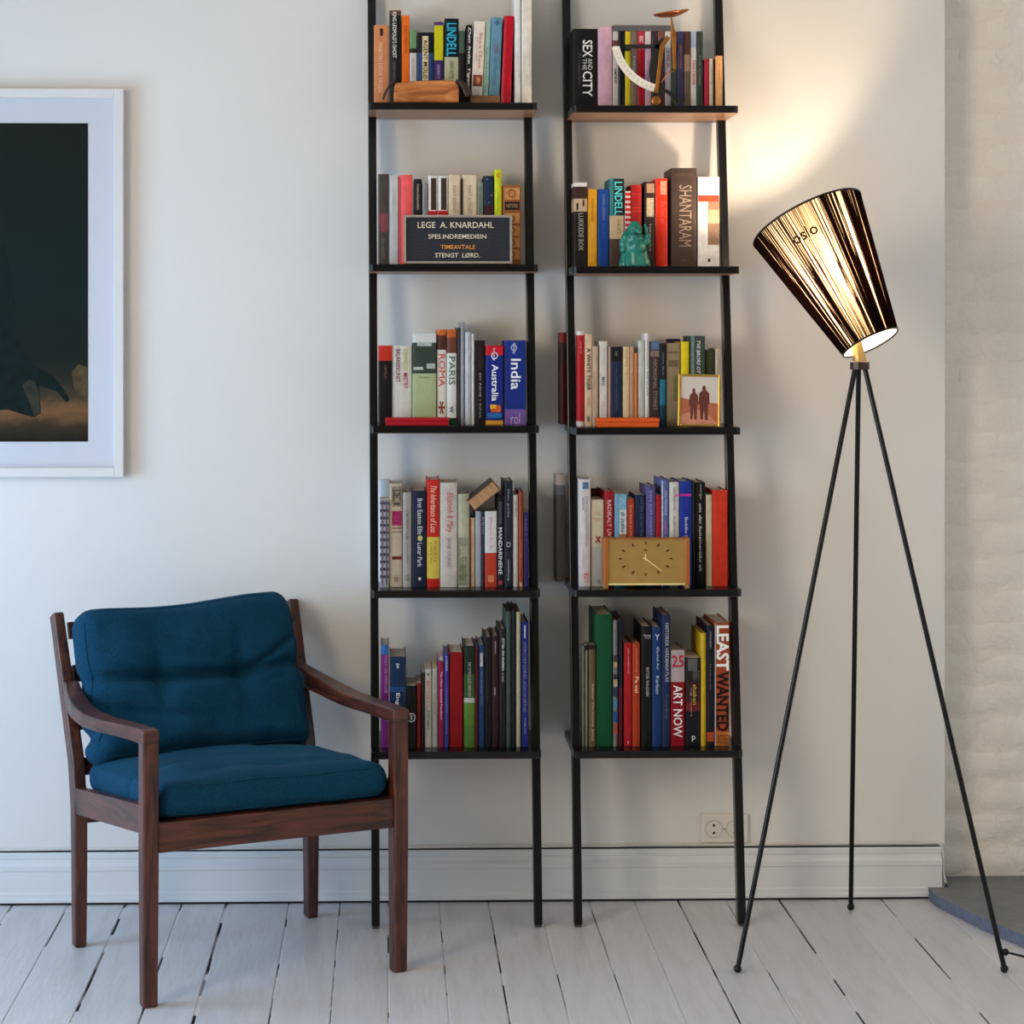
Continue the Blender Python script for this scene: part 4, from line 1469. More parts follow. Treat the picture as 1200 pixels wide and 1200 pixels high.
# ---- left bookcase, top shelf
r_ = [
 (438, 455.6, 29.3, (206, 132, 86), 'peach paperback with a small black bird', {'dep': .11, 't': [('MARTEN DOLK EAGEN', (226, 190, 160), 50, 108, .3, .58)], 'p': [((30, 20, 18), 33, 42, .42, .62)]}),
 (456, 470.2, 12, (96, 66, 52), 'black book with a brown top and white lettering', {'b': [(18, (22, 20, 20))], 't': [("KING LEOPOLD'S GHOST", (226, 222, 214), 14, 68, .28, .62, 'b'), ('ADAM HOCH', (120, 110, 104), 72, 95, .3, .55)]}),
 (470.4, 480, 17.8, (232, 108, 26), 'bright orange paperback with brown lettering', {'t': [('SVEIN KRAKEN', (120, 40, 14), 29, 63, .38, .66)]}),
 (480, 488.4, 35, (112, 152, 104), 'narrow book with green top and pale grey foot', {'b': [(57, (40, 40, 34)), (62, (206, 204, 198))], 't': [('OLE HENNING', (150, 150, 146), 68, 90, .3, .6)]}),
 (488.6, 508.4, 37.6, (20, 24, 34), 'black and blue paperback with a slanted cream title strip', {'b': [(62, (44, 74, 124))], 'p': [((222, 206, 160), 42, 94, .32, .68)], 't': [('AGENT MOLIS', (70, 44, 20), 46, 92, .38, .64, 'b')]}),
 (508.8, 519.6, 25.7, (78, 50, 112), 'lime yellow paperback with purple top and foot', {'b': [(30, (204, 198, 24)), (71, (66, 38, 104))], 't': [('INGRID S', (196, 180, 210), 76, 92, .35, .6)]}),
 (520.2, 537, 21.6, (18, 26, 40), 'dark thriller with large cyan lettering and pale lower half', {'b': [(67, (186, 190, 160))], 'lean': 0.8, 't': [('LINDELL', (44, 176, 204), 27, 66, .16, .82, 'b'), ('DEN SISTE', (90, 80, 40), 72, 92, .4, .65)]}),
 (537.4, 545, 36, (72, 96, 82), 'short dark green and black book', {'b': [(62, (30, 26, 28))]}),
 (544.8, 552, 29, (26, 22, 22), 'black book with slanting white script', {'lean': 1.6, 't': [('Den hvite Tiger', (226, 220, 214), 32, 102, .25, .8, 'bi')]}),
 (552.2, 565.4, 25, (226, 214, 202), 'white biography with a small portrait near the foot', {'zb': 112.2, 'lean': 3.4, 't': [('Barack Obama', (176, 108, 84), 39, 80, .5, .82), ('ET LIV I ORD', (150, 140, 134), 44, 72, .2, .36)], 'p': [((132, 70, 50), 88, 101.5, .1, .92), ((210, 140, 110), 91, 98, .4, .72)]}),
 (565.6, 572.4, 24.5, (172, 208, 196), 'slim pale aqua paperback', {'zb': 112.2, 'lean': 3.4, 't': [('EN LITEN HISTORIE', (88, 130, 124), 56, 108, .3, .6)]}),
 (572.6, 585.4, 20.2, (98, 142, 166), 'blue grey paperback with a dark cross at its head', {'zb': 112.2, 'lean': 3.6, 't': [('+', (52, 84, 112), 23, 30, .25, .8, 'b'), ('DEN', (140, 80, 100), 52, 62, .3, .7), ('HVITE KROPP', (56, 104, 130), 68, 100, .35, .6)]}),
 (586.6, 598.4, 18.3, (186, 12, 40), 'glossy red hardback leaning right', {'hard': True, 'lean': 4.2, 'rough': 0.28}),
 (603, 610.5, -16, (226, 226, 224), 'tall thin white album reaching above the picture', {'hard': True, 'dep': .17, 'name': 'album', 'cat': 'album'}),
 (611, 623.2, -12, (224, 218, 206), 'tall thick cream album at the right end', {'hard': True, 'dep': .10, 'name': 'album', 'cat': 'album'}),
]
for b in r_:
    book('L', 0, *b)
# flat brown book under the leaning ones
zf = SHELF_Z['L'][0] + EPS
xa, xb = P(551, 115, .19).x, P(586, 115, .19).x
ztop = P(568, 112.2, .19).z
fo_ = Vector((xa, -.19, zf))
fb_ = thing('book', fo_, 'flat brown book under the leaning books, ' + PHR['L', 0], 'book', 'books on the ' + PHR['L', 0])
hb_ = ztop - zf
brown_m = M('brown_cloth', (132, 90, 54), 0.6, g=1.2)
for z0_, z1_ in ((zf, zf + 0.002), (zf + hb_ - 0.002, zf + hb_)):
    MB().box(xa, xb, -.193, -.075, z0_, z1_).build('cover_board', brown_m, fb_, fo_)
MB().box(xa, xb, -.193, -.190, zf + .002, zf + hb_ - .002).build('spine', brown_m, fb_, fo_)
MB().box(xa + .002, xb - .002, -.190, -.078, zf + .002, zf + hb_ - .002).build('page_block', page_m, fb_, fo_)

# ---- right bookcase, top shelf
r_ = [
 (671.2, 700, 33.6, (18, 17, 18), 'thick black book with large white serif title', {'hard': True, 'dep': .115, 't': [('SEX', (232, 228, 220), 47, 67, .40, .80, 'b'), ('AND', (206, 202, 196), 68.5, 82, .62, .80), ('THE', (206, 202, 196), 68.5, 82, .40, .57), ('CITY', (232, 228, 220), 83.5, 113, .40, .80, 'b'), ('The Complete Series', (96, 92, 92), 62, 100, .2, .32)]}),
 (700.6, 717.4, 31.6, (208, 164, 180), 'plain pale pink album', {'hard': True, 'name': 'album', 'cat': 'album'}),
]
dvd = [
 (717.8, 725, (206, 200, 196), 'white film case with dark band', {'b': [(47, (110, 70, 66)), (54, (200, 196, 192))], 't': [('AMORES', (60, 20, 20), 80, 98, .3, .7, 'b')]}),
 (725.2, 732.5, (22, 22, 26), 'plain black film case', {}),
 (732.7, 739.3, (218, 196, 30), 'yellow film case with black band', {'b': [(52, (30, 26, 20)), (60, (218, 196, 30))]}),
 (739.5, 747.3, (124, 104, 94), 'brown grey film case with small print', {'t': [('FARGO', (190, 180, 170), 66, 90, .3, .7)]}),
 (747.5, 755.8, (196, 52, 72), 'crimson film case', {'b': [(60, (176, 24, 36))], 't': [('HEAT', (236, 210, 210), 42, 50, .2, .8, 'b')]}),
 (756, 763.3, (226, 214, 216), 'white and pink film case', {'b': [(56, (206, 170, 190))], 't': [('VOLVER', (150, 90, 130), 70, 98, .3, .7)]}),
 (763.5, 770.8, (56, 46, 54), 'dark purple film case', {}),
 (771, 779.2, (130, 84, 76), 'reddish brown film case', {'b': [(48, (74, 52, 50))]}),
 (779.4, 786.8, (214, 208, 206), 'pale grey film case beside the brass beam', {'b': [(56, (190, 180, 186))], 't': [('MILK', (120, 40, 50), 60, 80, .3, .7)]}),
 (787, 793.4, (116, 104, 62), 'olive film case behind the brass post', {'b': [(80, (66, 80, 62))]}),
 (793.8, 801.8, (62, 58, 92), 'violet blue film case', {'t': [('CRASH COURSE', (180, 110, 80), 52, 80, .35, .65)]}),
 (802.2, 809.4, (96, 62, 50), 'dark brown film case with tan label', {'b': [(64, (176, 140, 112)), (84, (120, 96, 80))]}),
 (809.7, 816.6, (170, 186, 206), 'white film case with red title', {'b': [(56, (226, 222, 216))], 't': [('TAXI DRIVER', (206, 60, 40), 70, 100, .25, .75, 'b')]}),
 (816.9, 824.2, (52, 66, 58), 'dark green film case at the right end', {'t': [('THE ROAD', (150, 150, 140), 64, 100, .35, .6)]}),
]
for b in r_:
    book('R', 0, *b)
for (x0, x1, c, ds, oo) in dvd:
    oo = dict(oo)
    oo.update({'name': 'film_case', 'cat': 'film case', 'group': 'film cases on the top shelf', 'dep': .125, 'dd': -0.004, 'rough': .22, 'hard': False})
    book('R', 0, x0, x1, 36.4, c, ds, oo)
for b in [
 (825.4, 830.8, 69, (178, 36, 60), 'thin short crimson book', {'dep': .09}),
 (831, 835.6, 69, (214, 204, 186), 'thin short ivory book', {'dep': .09, 't': [('NOTATER', (150, 140, 120), 80, 100, .3, .6)]}),
 (835.8, 838, 69.5, (60, 40, 34), 'very thin dark brown booklet', {'dep': .09}),
 (838.2, 846, 66, (236, 172, 112), 'short apricot book at the right end', {'dep': .09, 'dd': .012, 't': [('Kaffe', (200, 130, 70), 76, 94, .35, .65)]}),
]:
    book('R', 0, *b)
zf = P(750, 36.4, .19).z + 0.0008
xa, xb = P(718.5, 33, .19).x, P(787.5, 33, .19).x
fo_ = Vector((xa, -.19, zf))
fb_ = thing('book', fo_, 'dark grey book lying flat on the film cases', 'book', 'books on the ' + PHR['R', 0])
hb_ = P(750, 29.4, .19).z - zf
grey_m = M('slate_cloth', (84, 82, 84), 0.5, g=1.2)
for z0_, z1_ in ((zf, zf + 0.0016), (zf + hb_ - 0.0016, zf + hb_)):
    MB().box(xa, xb, -.188, -.085, z0_, z1_).build('cover_board', grey_m, fb_, fo_)
MB().box(xa, xb, -.188, -.185, zf + .0016, zf + hb_ - .0016).build('spine', grey_m, fb_, fo_)
MB().box(xa + .002, xb - .002, -.185, -.088, zf + .0016, zf + hb_ - .0016).build('page_block', page_m, fb_, fo_)

# ---- left bookcase, second shelf
for b in [
 (443, 456, 204, (74, 64, 58), 'dark taupe book with faded flower print', {'p': [((128, 66, 74), 250, 272, .1, .9)], 't': [('EN HAGE', (120, 108, 98), 280, 302, .35, .6)]}),
 (456.3, 468.4, 206, (192, 192, 192), 'light grey book with red edge', {'p': [((196, 30, 44), 206.5, 309, .84, .99)], 't': [('arkitektur', (150, 150, 152), 222, 250, .3, .55)]}),
 (469, 483.6, 205, (240, 92, 92), 'coral red hardback', {'hard': True}),
 (485, 494.6, 209.7, (24, 22, 24), 'black paperback beside the coral one', {'t': [('KNAUSGAARD', (190, 180, 176), 216, 246, .35, .65)]}),
 (494.8, 501.3, 214.5, (140, 140, 138), 'thin mid grey paperback', {'t': [('ESSAYS', (96, 94, 92), 222, 244, .35, .65)]}),
 (501.6, 513, 206, (226, 222, 214), 'white book with dark photo and red foot, left twin', {'p': [((64, 48, 40), 208.5, 246, .3, .86), ((190, 24, 36), 247, 309, .02, .98)]}),
 (513.4, 525, 206, (226, 222, 214), 'white book with dark photo and red foot, right twin', {'p': [((64, 48, 40), 208.5, 246, .3, .86), ((190, 24, 36), 247, 309, .02, .98)]}),
 (525.4, 540, 205, (218, 198, 168), 'cream paperback, left of two alike', {'t': [('MARIT KORNET', (150, 126, 96), 217, 250, .35, .62)]}),
 (540.2, 541.8, 210, (30, 26, 26), 'very thin black booklet between cream paperbacks', {}),  # added slab; its black stands for the shade between the paperbacks
 (542, 558.8, 205, (220, 200, 172), 'cream paperback, right of two alike', {'t': [('MARIT KORNET', (150, 126, 96), 217, 250, .35, .62)]}),
 (559.2, 566.4, 213.5, (128, 140, 124), 'narrow sage green book', {'t': [('Ferdinand bok', (70, 84, 84), 219, 250, .3, .65)]}),
 (566.8, 578.6, 206, (32, 48, 70), 'navy hardback with tiny white dots', {'p': [((190, 200, 210), 209.5, 210.7, .3, .4), ((190, 200, 210), 228, 229, .75, .85), ((190, 200, 210), 237, 238, .5, .58), ((70, 34, 46), 240, 300, .05, .95)]}),
 (579.4, 588, 199, (204, 212, 34), 'lime green book with a red letter', {'t': [('C', (206, 66, 40), 203, 208, .25, .8, 'hb'), ('PAASCHE', (150, 156, 40), 225, 248, .35, .6)]}),
 (588.8, 610.4, 217, (148, 86, 44), 'old tan leather volume with ornate gilt panels', {'hard': True, 'p': [((196, 136, 80), 220, 234, .10, .94), ((36, 26, 22), 236.5, 246, .12, .92), ((196, 136, 80), 250, 262, .1, .94), ((196, 136, 80), 264.5, 276, .1, .94), ((196, 136, 80), 278.5, 290, .1, .94), ((196, 136, 80), 292.5, 304, .1, .94)],
     't': [('O', (128, 72, 36), 222, 232, .3, .72, 'hb'), ('HISTORIE', (176, 150, 110), 239, 243.5, .2, .84, 'h'), ('O', (110, 56, 28), 252, 260.5, .36, .68, 'hb'), ('O', (110, 56, 28), 266, 274.5, .36, .68, 'hb'), ('O', (110, 56, 28), 280, 288.5, .36, .68, 'hb'), ('O', (110, 56, 28), 294, 302.5, .36, .68, 'hb')]}),
]:
    book('L', 1, *b)

# ---- right bookcase, second shelf
for b in [
 (672.2, 688.2, 214, (226, 222, 216), 'black book with white head and cream picture panel', {'dep': .075, 'b': [(219, (64, 40, 38)), (233, (206, 178, 144)), (248, (34, 28, 28))], 't': [('LUKKEDE BOK', (176, 166, 156), 250, 294, .35, .72)], 'p': [((40, 28, 24), 238, 246, .2, .34), ((40, 28, 24), 234.5, 242, .66, .78)]}),
 (688.6, 700, 221.6, (224, 158, 36), 'amber yellow paperback', {'t': [('TOVE NILSEN', (140, 84, 24), 233, 259, .4, .62), ('SKYSKRAPER', (240, 200, 120), 262, 280, .4, .58)]}),
 (700.6, 714, 221.6, (22, 66, 140), 'royal blue paperback', {'t': [('DORIS LESSING', (140, 140, 170), 228, 258, .4, .62), ('ESSAY', (70, 100, 160), 262, 280, .4, .6)]}),
 (714.4, 731.8, 209, (58, 124, 128), 'thriller with turquoise lettering and pale landscape below', {'b': [(253, (206, 180, 140)), (280, (84, 64, 54))], 'p': [((40, 30, 28), 209.6, 252, .28, .98)], 't': [('LINDELL', (84, 206, 208), 213, 252, .34, .86, 'b'), ('HAVET', (110, 90, 50), 258, 274, .5, .72)]}),
 (732.4, 739.2, 224, (214, 196, 190), 'short book with red and white diagonal stripes', {'p': [((186, 30, 34), 226 + 6 * k, 229.2 + 6 * k, .02, .98) for k in range(13)]}),
 (739.4, 752.2, 216.4, (158, 26, 24), 'dark red leather hardback with ribbed spine', {'hard': True, 'p': [((196, 70, 60), 227, 227.8, .05, .95), ((196, 70, 60), 243, 243.8, .05, .95), ((196, 70, 60), 247, 247.8, .05, .95)]}),
 (755.4, 767.4, 213, (58, 40, 34), 'dark brown book with cream floral head', {'p': [((176, 140, 110), 215, 226, .2, .98), ((206, 186, 150), 232, 254, .2, .9)], 't': [('TOKYO HELG', (226, 220, 206), 262, 294, .45, .62)]}),
 (768, 782.8, 209, (226, 56, 36), 'glossy scarlet book with curling script', {'rough': .2, 'hard': True, 'p': [((232, 150, 120), 212, 228, .4, .9)], 't': [('Eva Luna sjal', (206, 100, 80), 236, 262, .35, .8, 'i')]}),
 (786.4, 816.2, 197, (70, 56, 48), 'very thick dark brown novel with tall thin lettering', {'dep': .15, 't': [('SHANTARAM', (158, 140, 124), 217, 289, .30, .80), ('GREGORY DAVID', (104, 88, 78), 204, 206.5, .15, .85, 'h'), ('ABACUS', (110, 94, 84), 304.5, 306, .38, .72, 'h')]}),
 (817.4, 843, 207.6, (236, 232, 226), 'white book with red banner and sepia photo', {'dep': .10, 'p': [((206, 74, 48), 229, 236.5, .02, .98), ((150, 120, 96), 236.5, 246, .46, .99), ((196, 164, 132), 246, 262, .46, .99), ((140, 112, 92), 262, 287, .46, .99), ((70, 60, 56), 303, 307, .46, .58)]}),
]:
    book('R', 1, *b)

# ---- left bookcase, middle shelf
for b in [
 (443, 460, 405, (198, 52, 34), 'black book with scarlet head', {'b': [(423, (26, 18, 18))], 't': [('HAMSUN', (110, 96, 92), 428, 444, .42, .6)]}),
 (460.6, 482.8, 405, (206, 202, 192), 'wide pale grey novel with maroon and olive title', {'t': [('ROHINTON', (166, 176, 84), 409, 434, .54, .78, 'b'), ('MISTRY', (170, 40, 100), 437, 456, .54, .78, 'b'), ('BALANSEKUNST', (110, 34, 56), 409, 448, .14, .38, 'b')]}),
 (483.2, 511.4, 391, (216, 220, 216), 'wide pale green book with dark landscape photo', {'dep': .14, 'b': [(401.5, (58, 70, 62)), (438, (172, 186, 140))], 'p': [((170, 178, 174), 401, 405.5, .2, .8), ((180, 188, 184), 430, 433.5, .05, .45), ((170, 178, 172), 426, 432, .6, .95)], 't': [('Ved kysten', (110, 124, 90), 441, 443.5, .25, .7, 'h')]}),
 (512, 523, 386, (206, 110, 40), 'white guidebook with red city name', {'b': [(393, (80, 46, 36)), (410, (228, 226, 220)), (490, (176, 30, 30))], 't': [('ROMA', (190, 52, 44), 415, 453, .2, .86), ('*', (120, 40, 40), 470, 485, .15, .85, 'b')]}),
 (523.4, 535, 386, (190, 96, 44), 'white guidebook with green city name', {'b': [(396, (110, 64, 50)), (414, (228, 228, 222)), (490, (32, 84, 44))], 't': [('PARIS', (40, 92, 80), 418, 451, .2, .86), ('w', (50, 50, 90), 476, 484, .3, .7)]}),
 (535.4, 539.4, 384, (70, 68, 70), 'thin dark magazine', {'name': 'magazine', 'cat': 'magazine', 'dep': .17}),
 (539.8, 544.4, 377.5, (150, 150, 152), 'tallest thin grey magazine', {'name': 'magazine', 'cat': 'magazine', 'dep': .18}),
 (544.8, 552, 389, (186, 190, 200), 'silver grey magazine', {'name': 'magazine', 'cat': 'magazine', 'dep': .17}),
 (552.4, 556, 391, (206, 204, 198), 'very thin white magazine', {'name': 'magazine', 'cat': 'magazine', 'dep': .17}),
 (556.6, 568.4, 399, (26, 22, 24), 'black paperback with thin grey lettering', {'t': [('EN REISE I KINA', (170, 160, 156), 437, 490, .44, .6), ('TINE', (96, 40, 40), 404, 432, .4, .6)]}),
 (569, 590, 405, (206, 26, 44), 'blue travel guide with red head and yellow foot', {'b': [(416.5, (24, 42, 130)), (493, (226, 160, 52))], 't': [('Australia', (240, 240, 240), 427, 470, .34, .72, 'b'), ('lonely', (226, 226, 230), 408, 423, .38, .56), ('O', (210, 214, 230), 412.5, 421, .3, .7, 'h')], 'p': [((216, 96, 36), 475, 483, .3, .85), ((240, 176, 50), 474, 479, .25, .6), ((40, 110, 176), 484, 490, .1, .9)]}),
 (591, 616.8, 399, (26, 50, 136), 'thick blue travel guide with purple foot', {'b': [(480, (120, 90, 170))], 't': [('India', (240, 240, 240), 420.5, 456.5, .30, .76, 'b'), ('lonely', (214, 218, 230), 402, 415, .36, .52), ('O', (190, 198, 220), 403.5, 411.5, .30, .58, 'h'), ('rol', (180, 160, 190), 484, 497, .3, .72, 'h')]}),
]:
    book('L', 2, *b)

# ---- right bookcase, middle shelf
for b in [
 (676.6, 684.8, 388, (226, 220, 212), 'red book with white head and foot', {'dep': .04, 'b': [(393, (182, 24, 34)), (494, (222, 214, 206))], 't': [('norsk tid', (226, 150, 140), 400, 414, .4, .65)]}),
 (685, 694.2, 391.6, (218, 190, 160), 'cream novel with heavy black lettering', {'t': [('A WHITE TIGER', (40, 34, 30), 408, 458, .3, .82, 'b'), ('ARAVIND A', (170, 84, 70), 466, 478, .35, .7), ('IB', (40, 34, 30), 488, 494, .3, .7, 'h')]}),
 (694.4, 701.2, 405.6, (190, 164, 138), 'plain beige paperback', {'t': [('Fortellinger i utvalg', (130, 104, 84), 436, 474, .1, .3)]}),
 (702.4, 712, 400, (214, 208, 200), 'off-white paperback with grid pattern', {'t': [('KJAERLIGHET', (170, 160, 152), 408, 436, .35, .6), ('MAO', (40, 36, 34), 442, 452, .3, .7, 'b'), ('samlet', (160, 150, 144), 470, 488, .35, .6)]}),
 (713, 716.2, 406, (186, 150, 130), 'very thin tan booklet', {}),
 (716.4, 729.4, 406.4, (38, 50, 72), 'dark navy book with black head', {'b': [(422, (34, 46, 70))], 'p': [((24, 24, 22), 407, 423, .05, .95), ((120, 120, 114), 412, 417, .35, .55)], 't': [('PIA HØEG TVEDERGAARD', (84, 96, 120), 432, 482, .38, .56)]}),
 (730, 738.2, 406.4, (214, 188, 148), 'cream paperback with gold lettering', {'t': [('DAG OG TID', (176, 130, 70), 410, 440, .35, .7)]}),
 (738.4, 743, 406, (184, 146, 112), 'thin light brown paperback', {}),
 (743.2, 747.6, 413.6, (206, 122, 66), 'thin orange tan paperback', {}),
 (748, 755.4, 399, (186, 192, 182), 'pale sage book', {'t': [('H. Borg', (120, 100, 84), 446, 458, .35, .6)]}),
 (755.6, 761, 390.6, (220, 216, 212), 'tall thin white paperback', {'t': [('NINA HANSEN  BAK ET SPEIL', (120, 110, 106), 399, 464, .35, .65)]}),
 (761.6, 773, 400, (62, 48, 48), 'dark brown book with white vertical capitals', {'p': [((84, 110, 150), 400.6, 410, .1, .95), ((130, 116, 104), 411, 418, .05, .95)], 't': [('ABORIGINAL STORIES', (150, 136, 126), 420, 480, .35, .7)]}),
 (773.2, 780.4, 403, (28, 30, 34), 'black book with teal lower half', {'b': [(445, (34, 118, 144)), (475, (20, 66, 90))], 't': [('DEN BLA', (110, 150, 170), 414, 440, .4, .65)]}),
 (780.8, 797.4, 402, (146, 128, 102), 'wide olive brown book beside the gilt frame', {'p': [((112, 96, 74), 412, 414, .1, .9), ((112, 96, 74), 422, 430, .15, .85), ((110, 110, 60), 440, 470, .5, .95)]}),
 (798, 808, 400.4, (228, 204, 34), 'bright yellow paperback', {}),
 (809, 826, 393.6, (62, 74, 68), 'dark green book with white slanting title', {'p': [((110, 130, 128), 394, 499, .02, .26)], 't': [('TVE BRORS OT', (214, 214, 204), 399, 438, .42, .66, 'bi')]}),
 (826.4, 838.2, 410, (52, 58, 40), 'short dark olive book', {'t': [('Hage', (96, 110, 70), 414, 434, .4, .6)]}),
 (838.4, 843.6, 408, (196, 182, 160), 'thin ivory book at the right end', {'t': [('KATALOG', (130, 116, 100), 414, 436, .35, .6)]}),
]:
    book('R', 2, *b)
# a purple book standing behind the yellow one
zb_ = SHELF_Z['R'][2] + EPS
book('R', 2, 791, 806, 397.2, (72, 40, 96), 'purple book half hidden behind the yellow one', {'dd': -0.135, 'dep': .055})
book('R', 2, 660.5, 668.5, 389.5, (134, 34, 40), 'red and black book behind the left upright', {'dd': -0.115, 'dep': .075, 'b': [(402, (52, 34, 44)), (425, (70, 24, 30))]})

# ---- left bookcase, fourth shelf
for b in [
 (445, 456, 585.5, (170, 166, 178), 'black and white chequered book', {'dep': .10, 'p': [((70, 66, 80), 588 + 8.6 * k, 591.4 + 8.6 * k, .02, .98) for k in range(11)] + [((96, 92, 106), 586, 686, .22, .36), ((96, 92, 106), 586, 686, .66, .78)]}),
 (456.2, 471.6, 567, (194, 178, 154), 'beige book with ornate head and magenta band', {'p': [((150, 136, 118), 570, 594, .18, .95), ((84, 70, 60), 574, 575.4, .2, .92), ((84, 70, 60), 589, 592, .3, .84), ((164, 42, 88), 599, 616, .20, .96), ((140, 110, 90), 618, 620, .2, .96), ((150, 124, 100), 623, 624.4, .2, .96), ((112, 30, 32), 652, 656, .2, .96)], 't': [('M', (84, 70, 60), 576, 588, .28, .86, 'h'), ('III', (120, 80, 64), 676, 682, .36, .64, 'h')]}),
 (471.9, 482.2, 577, (166, 162, 154), 'stone grey paperback', {'t': [('CARL FRODE TILLER', (90, 84, 80), 598, 632, .35, .65, 'b'), ('INNSIRKLING', (120, 114, 108), 636, 660, .35, .6), ('G', (80, 74, 70), 674, 680, .3, .7, 'h')]}),
 (482.4, 499.4, 575, (28, 36, 58), 'navy hardback with white title and gold dot', {'hard': True, 't': [('Bret Easton Ellis', (206, 206, 212), 584, 626, .40, .74), ('Lunar Park', (206, 206, 212), 636, 664, .40, .72), ('.', (176, 170, 110), 627, 634, .4, .76, 'hb'), ('.', (200, 200, 200), 676, 680, .46, .66, 'hb')]}),
 (500, 515.2, 562, (206, 44, 30), 'red hardback with yellow lower half', {'hard': True, 'b': [(629.5, (226, 200, 84)), (678, (200, 40, 28))], 't': [('The Inheritance of Loss', (232, 190, 170), 569, 624, .3, .76, 'i'), ('KIRAN', (130, 120, 50), 634, 658, .56, .74), ('DESAI', (130, 120, 50), 636, 660, .24, .42)]}),
 (515.6, 536, 565.6, (202, 194, 184), 'thick off-white book with red script title', {'hard': True, 't': [('Elizabeth & Mary', (180, 70, 80), 577, 624, .3, .76, 'i'), ('JANE DUNN', (116, 96, 92), 630, 664, .34, .62)]}),
 (536.6, 550.2, 578.7, (178, 178, 152), 'pale green book with leafy pattern below', {'p': [((140, 140, 116), 630, 686, .02, .98), ((170, 160, 140), 640, 652, .2, .8), ((120, 124, 96), 662, 680, .1, .7)]}),
 (550.5, 556.8, 607, (206, 186, 150), 'short cream book', {'p': [((176, 70, 84), 607.5, 688, .0, .28)]}),
 (557.1, 564, 599, (160, 166, 176), 'short grey blue book', {}),
 (564.3, 567.8, 600, (54, 42, 60), 'thin dark violet book', {'t': [('KRIG', (160, 150, 166), 606, 626, .25, .75)]}),
 (568.1, 582.3, 599, (224, 222, 222), 'white book with red orange lower half', {'b': [(648, (198, 66, 44))], 't': [('Bibliotek for liv', (200, 110, 110), 606, 644, .42, .58)], 'p': [((220, 130, 100), 674, 682, .25, .75)]}),
 (582.6, 590.2, 579, (24, 22, 28), 'black book with spaced white capitals', {'t': [('BEAUVOIR', (100, 98, 104), 588, 614, .25, .7, 'b'), ('MANDARINENE', (206, 204, 204), 618, 673, .2, .78, 'b')], 'p': [((176, 60, 80), 680, 685, .2, .8)]}),
 (590.6, 600.8, 563.5, (34, 40, 54), 'tall slate blue hardback', {'hard': True, 't': [('Den gode', (150, 160, 180), 573, 606, .35, .62), ('O', (176, 180, 190), 635, 641, .25, .75, 'h'), ('aschehoug', (200, 204, 210), 656, 680, .4, .62)]}),
 (601.1, 607.1, 580, (200, 196, 190), 'thin white paperback near the right upright', {'t': [('ANNA', (130, 80, 80), 587, 606, .35, .65)]}),
 (607.4, 613.4, 576, (146, 62, 34), 'rust brown paperback', {'t': [('MOTELIN', (190, 100, 60), 632, 664, .3, .7)], 'p': [((206, 190, 160), 682, 687, .3, .7)]}),
 (613.7, 619.6, 600, (44, 40, 104), 'short indigo paperback', {'t': [('NATT', (120, 110, 170), 608, 636, .35, .6)]}),
]:
    book('L', 3, *b)
book('L', 3, 443.2, 456.6, 565.6, (226, 228, 230), 'white book behind the chequered one', {'dd': -0.12, 'dep': .07, 'g': 1.4})
# a small old book lying tilted on its neighbours
c_ = P(556.8, 598.2, .235)
ob_ = thing('old_book', (c_.x, -.235, c_.z), 'small old book with brown pages tilted on top of others, ' + PHR['L', 3], 'book', 'books on the ' + PHR['L', 3])
ob_.rotation_euler = (0, math.radians(-39), 0)
bw_, bh_ = 0.080, 0.0335
ob_cov = M('dark_old_cloth', (46, 36, 30), 0.6, g=1.3)
MB().box(0, bw_, 0.0, 0.11, 0.0015, bh_ - 0.0035).build('page_block', old_page_m, ob_)
MB().box(-0.001, bw_ + 0.002, -0.002, 0.114, -0.0006, 0.0013).build('cover_board', ob_cov, ob_)
MB().box(-0.001, bw_ + 0.002, -0.002, 0.114, bh_ - 0.0033, bh_ - 0.0013).build('cover_board', ob_cov, ob_)
MB().box(-0.001, bw_ + 0.002, 0.1105, 0.1138, 0.0014, bh_ - 0.0034).build('spine', ob_cov, ob_)

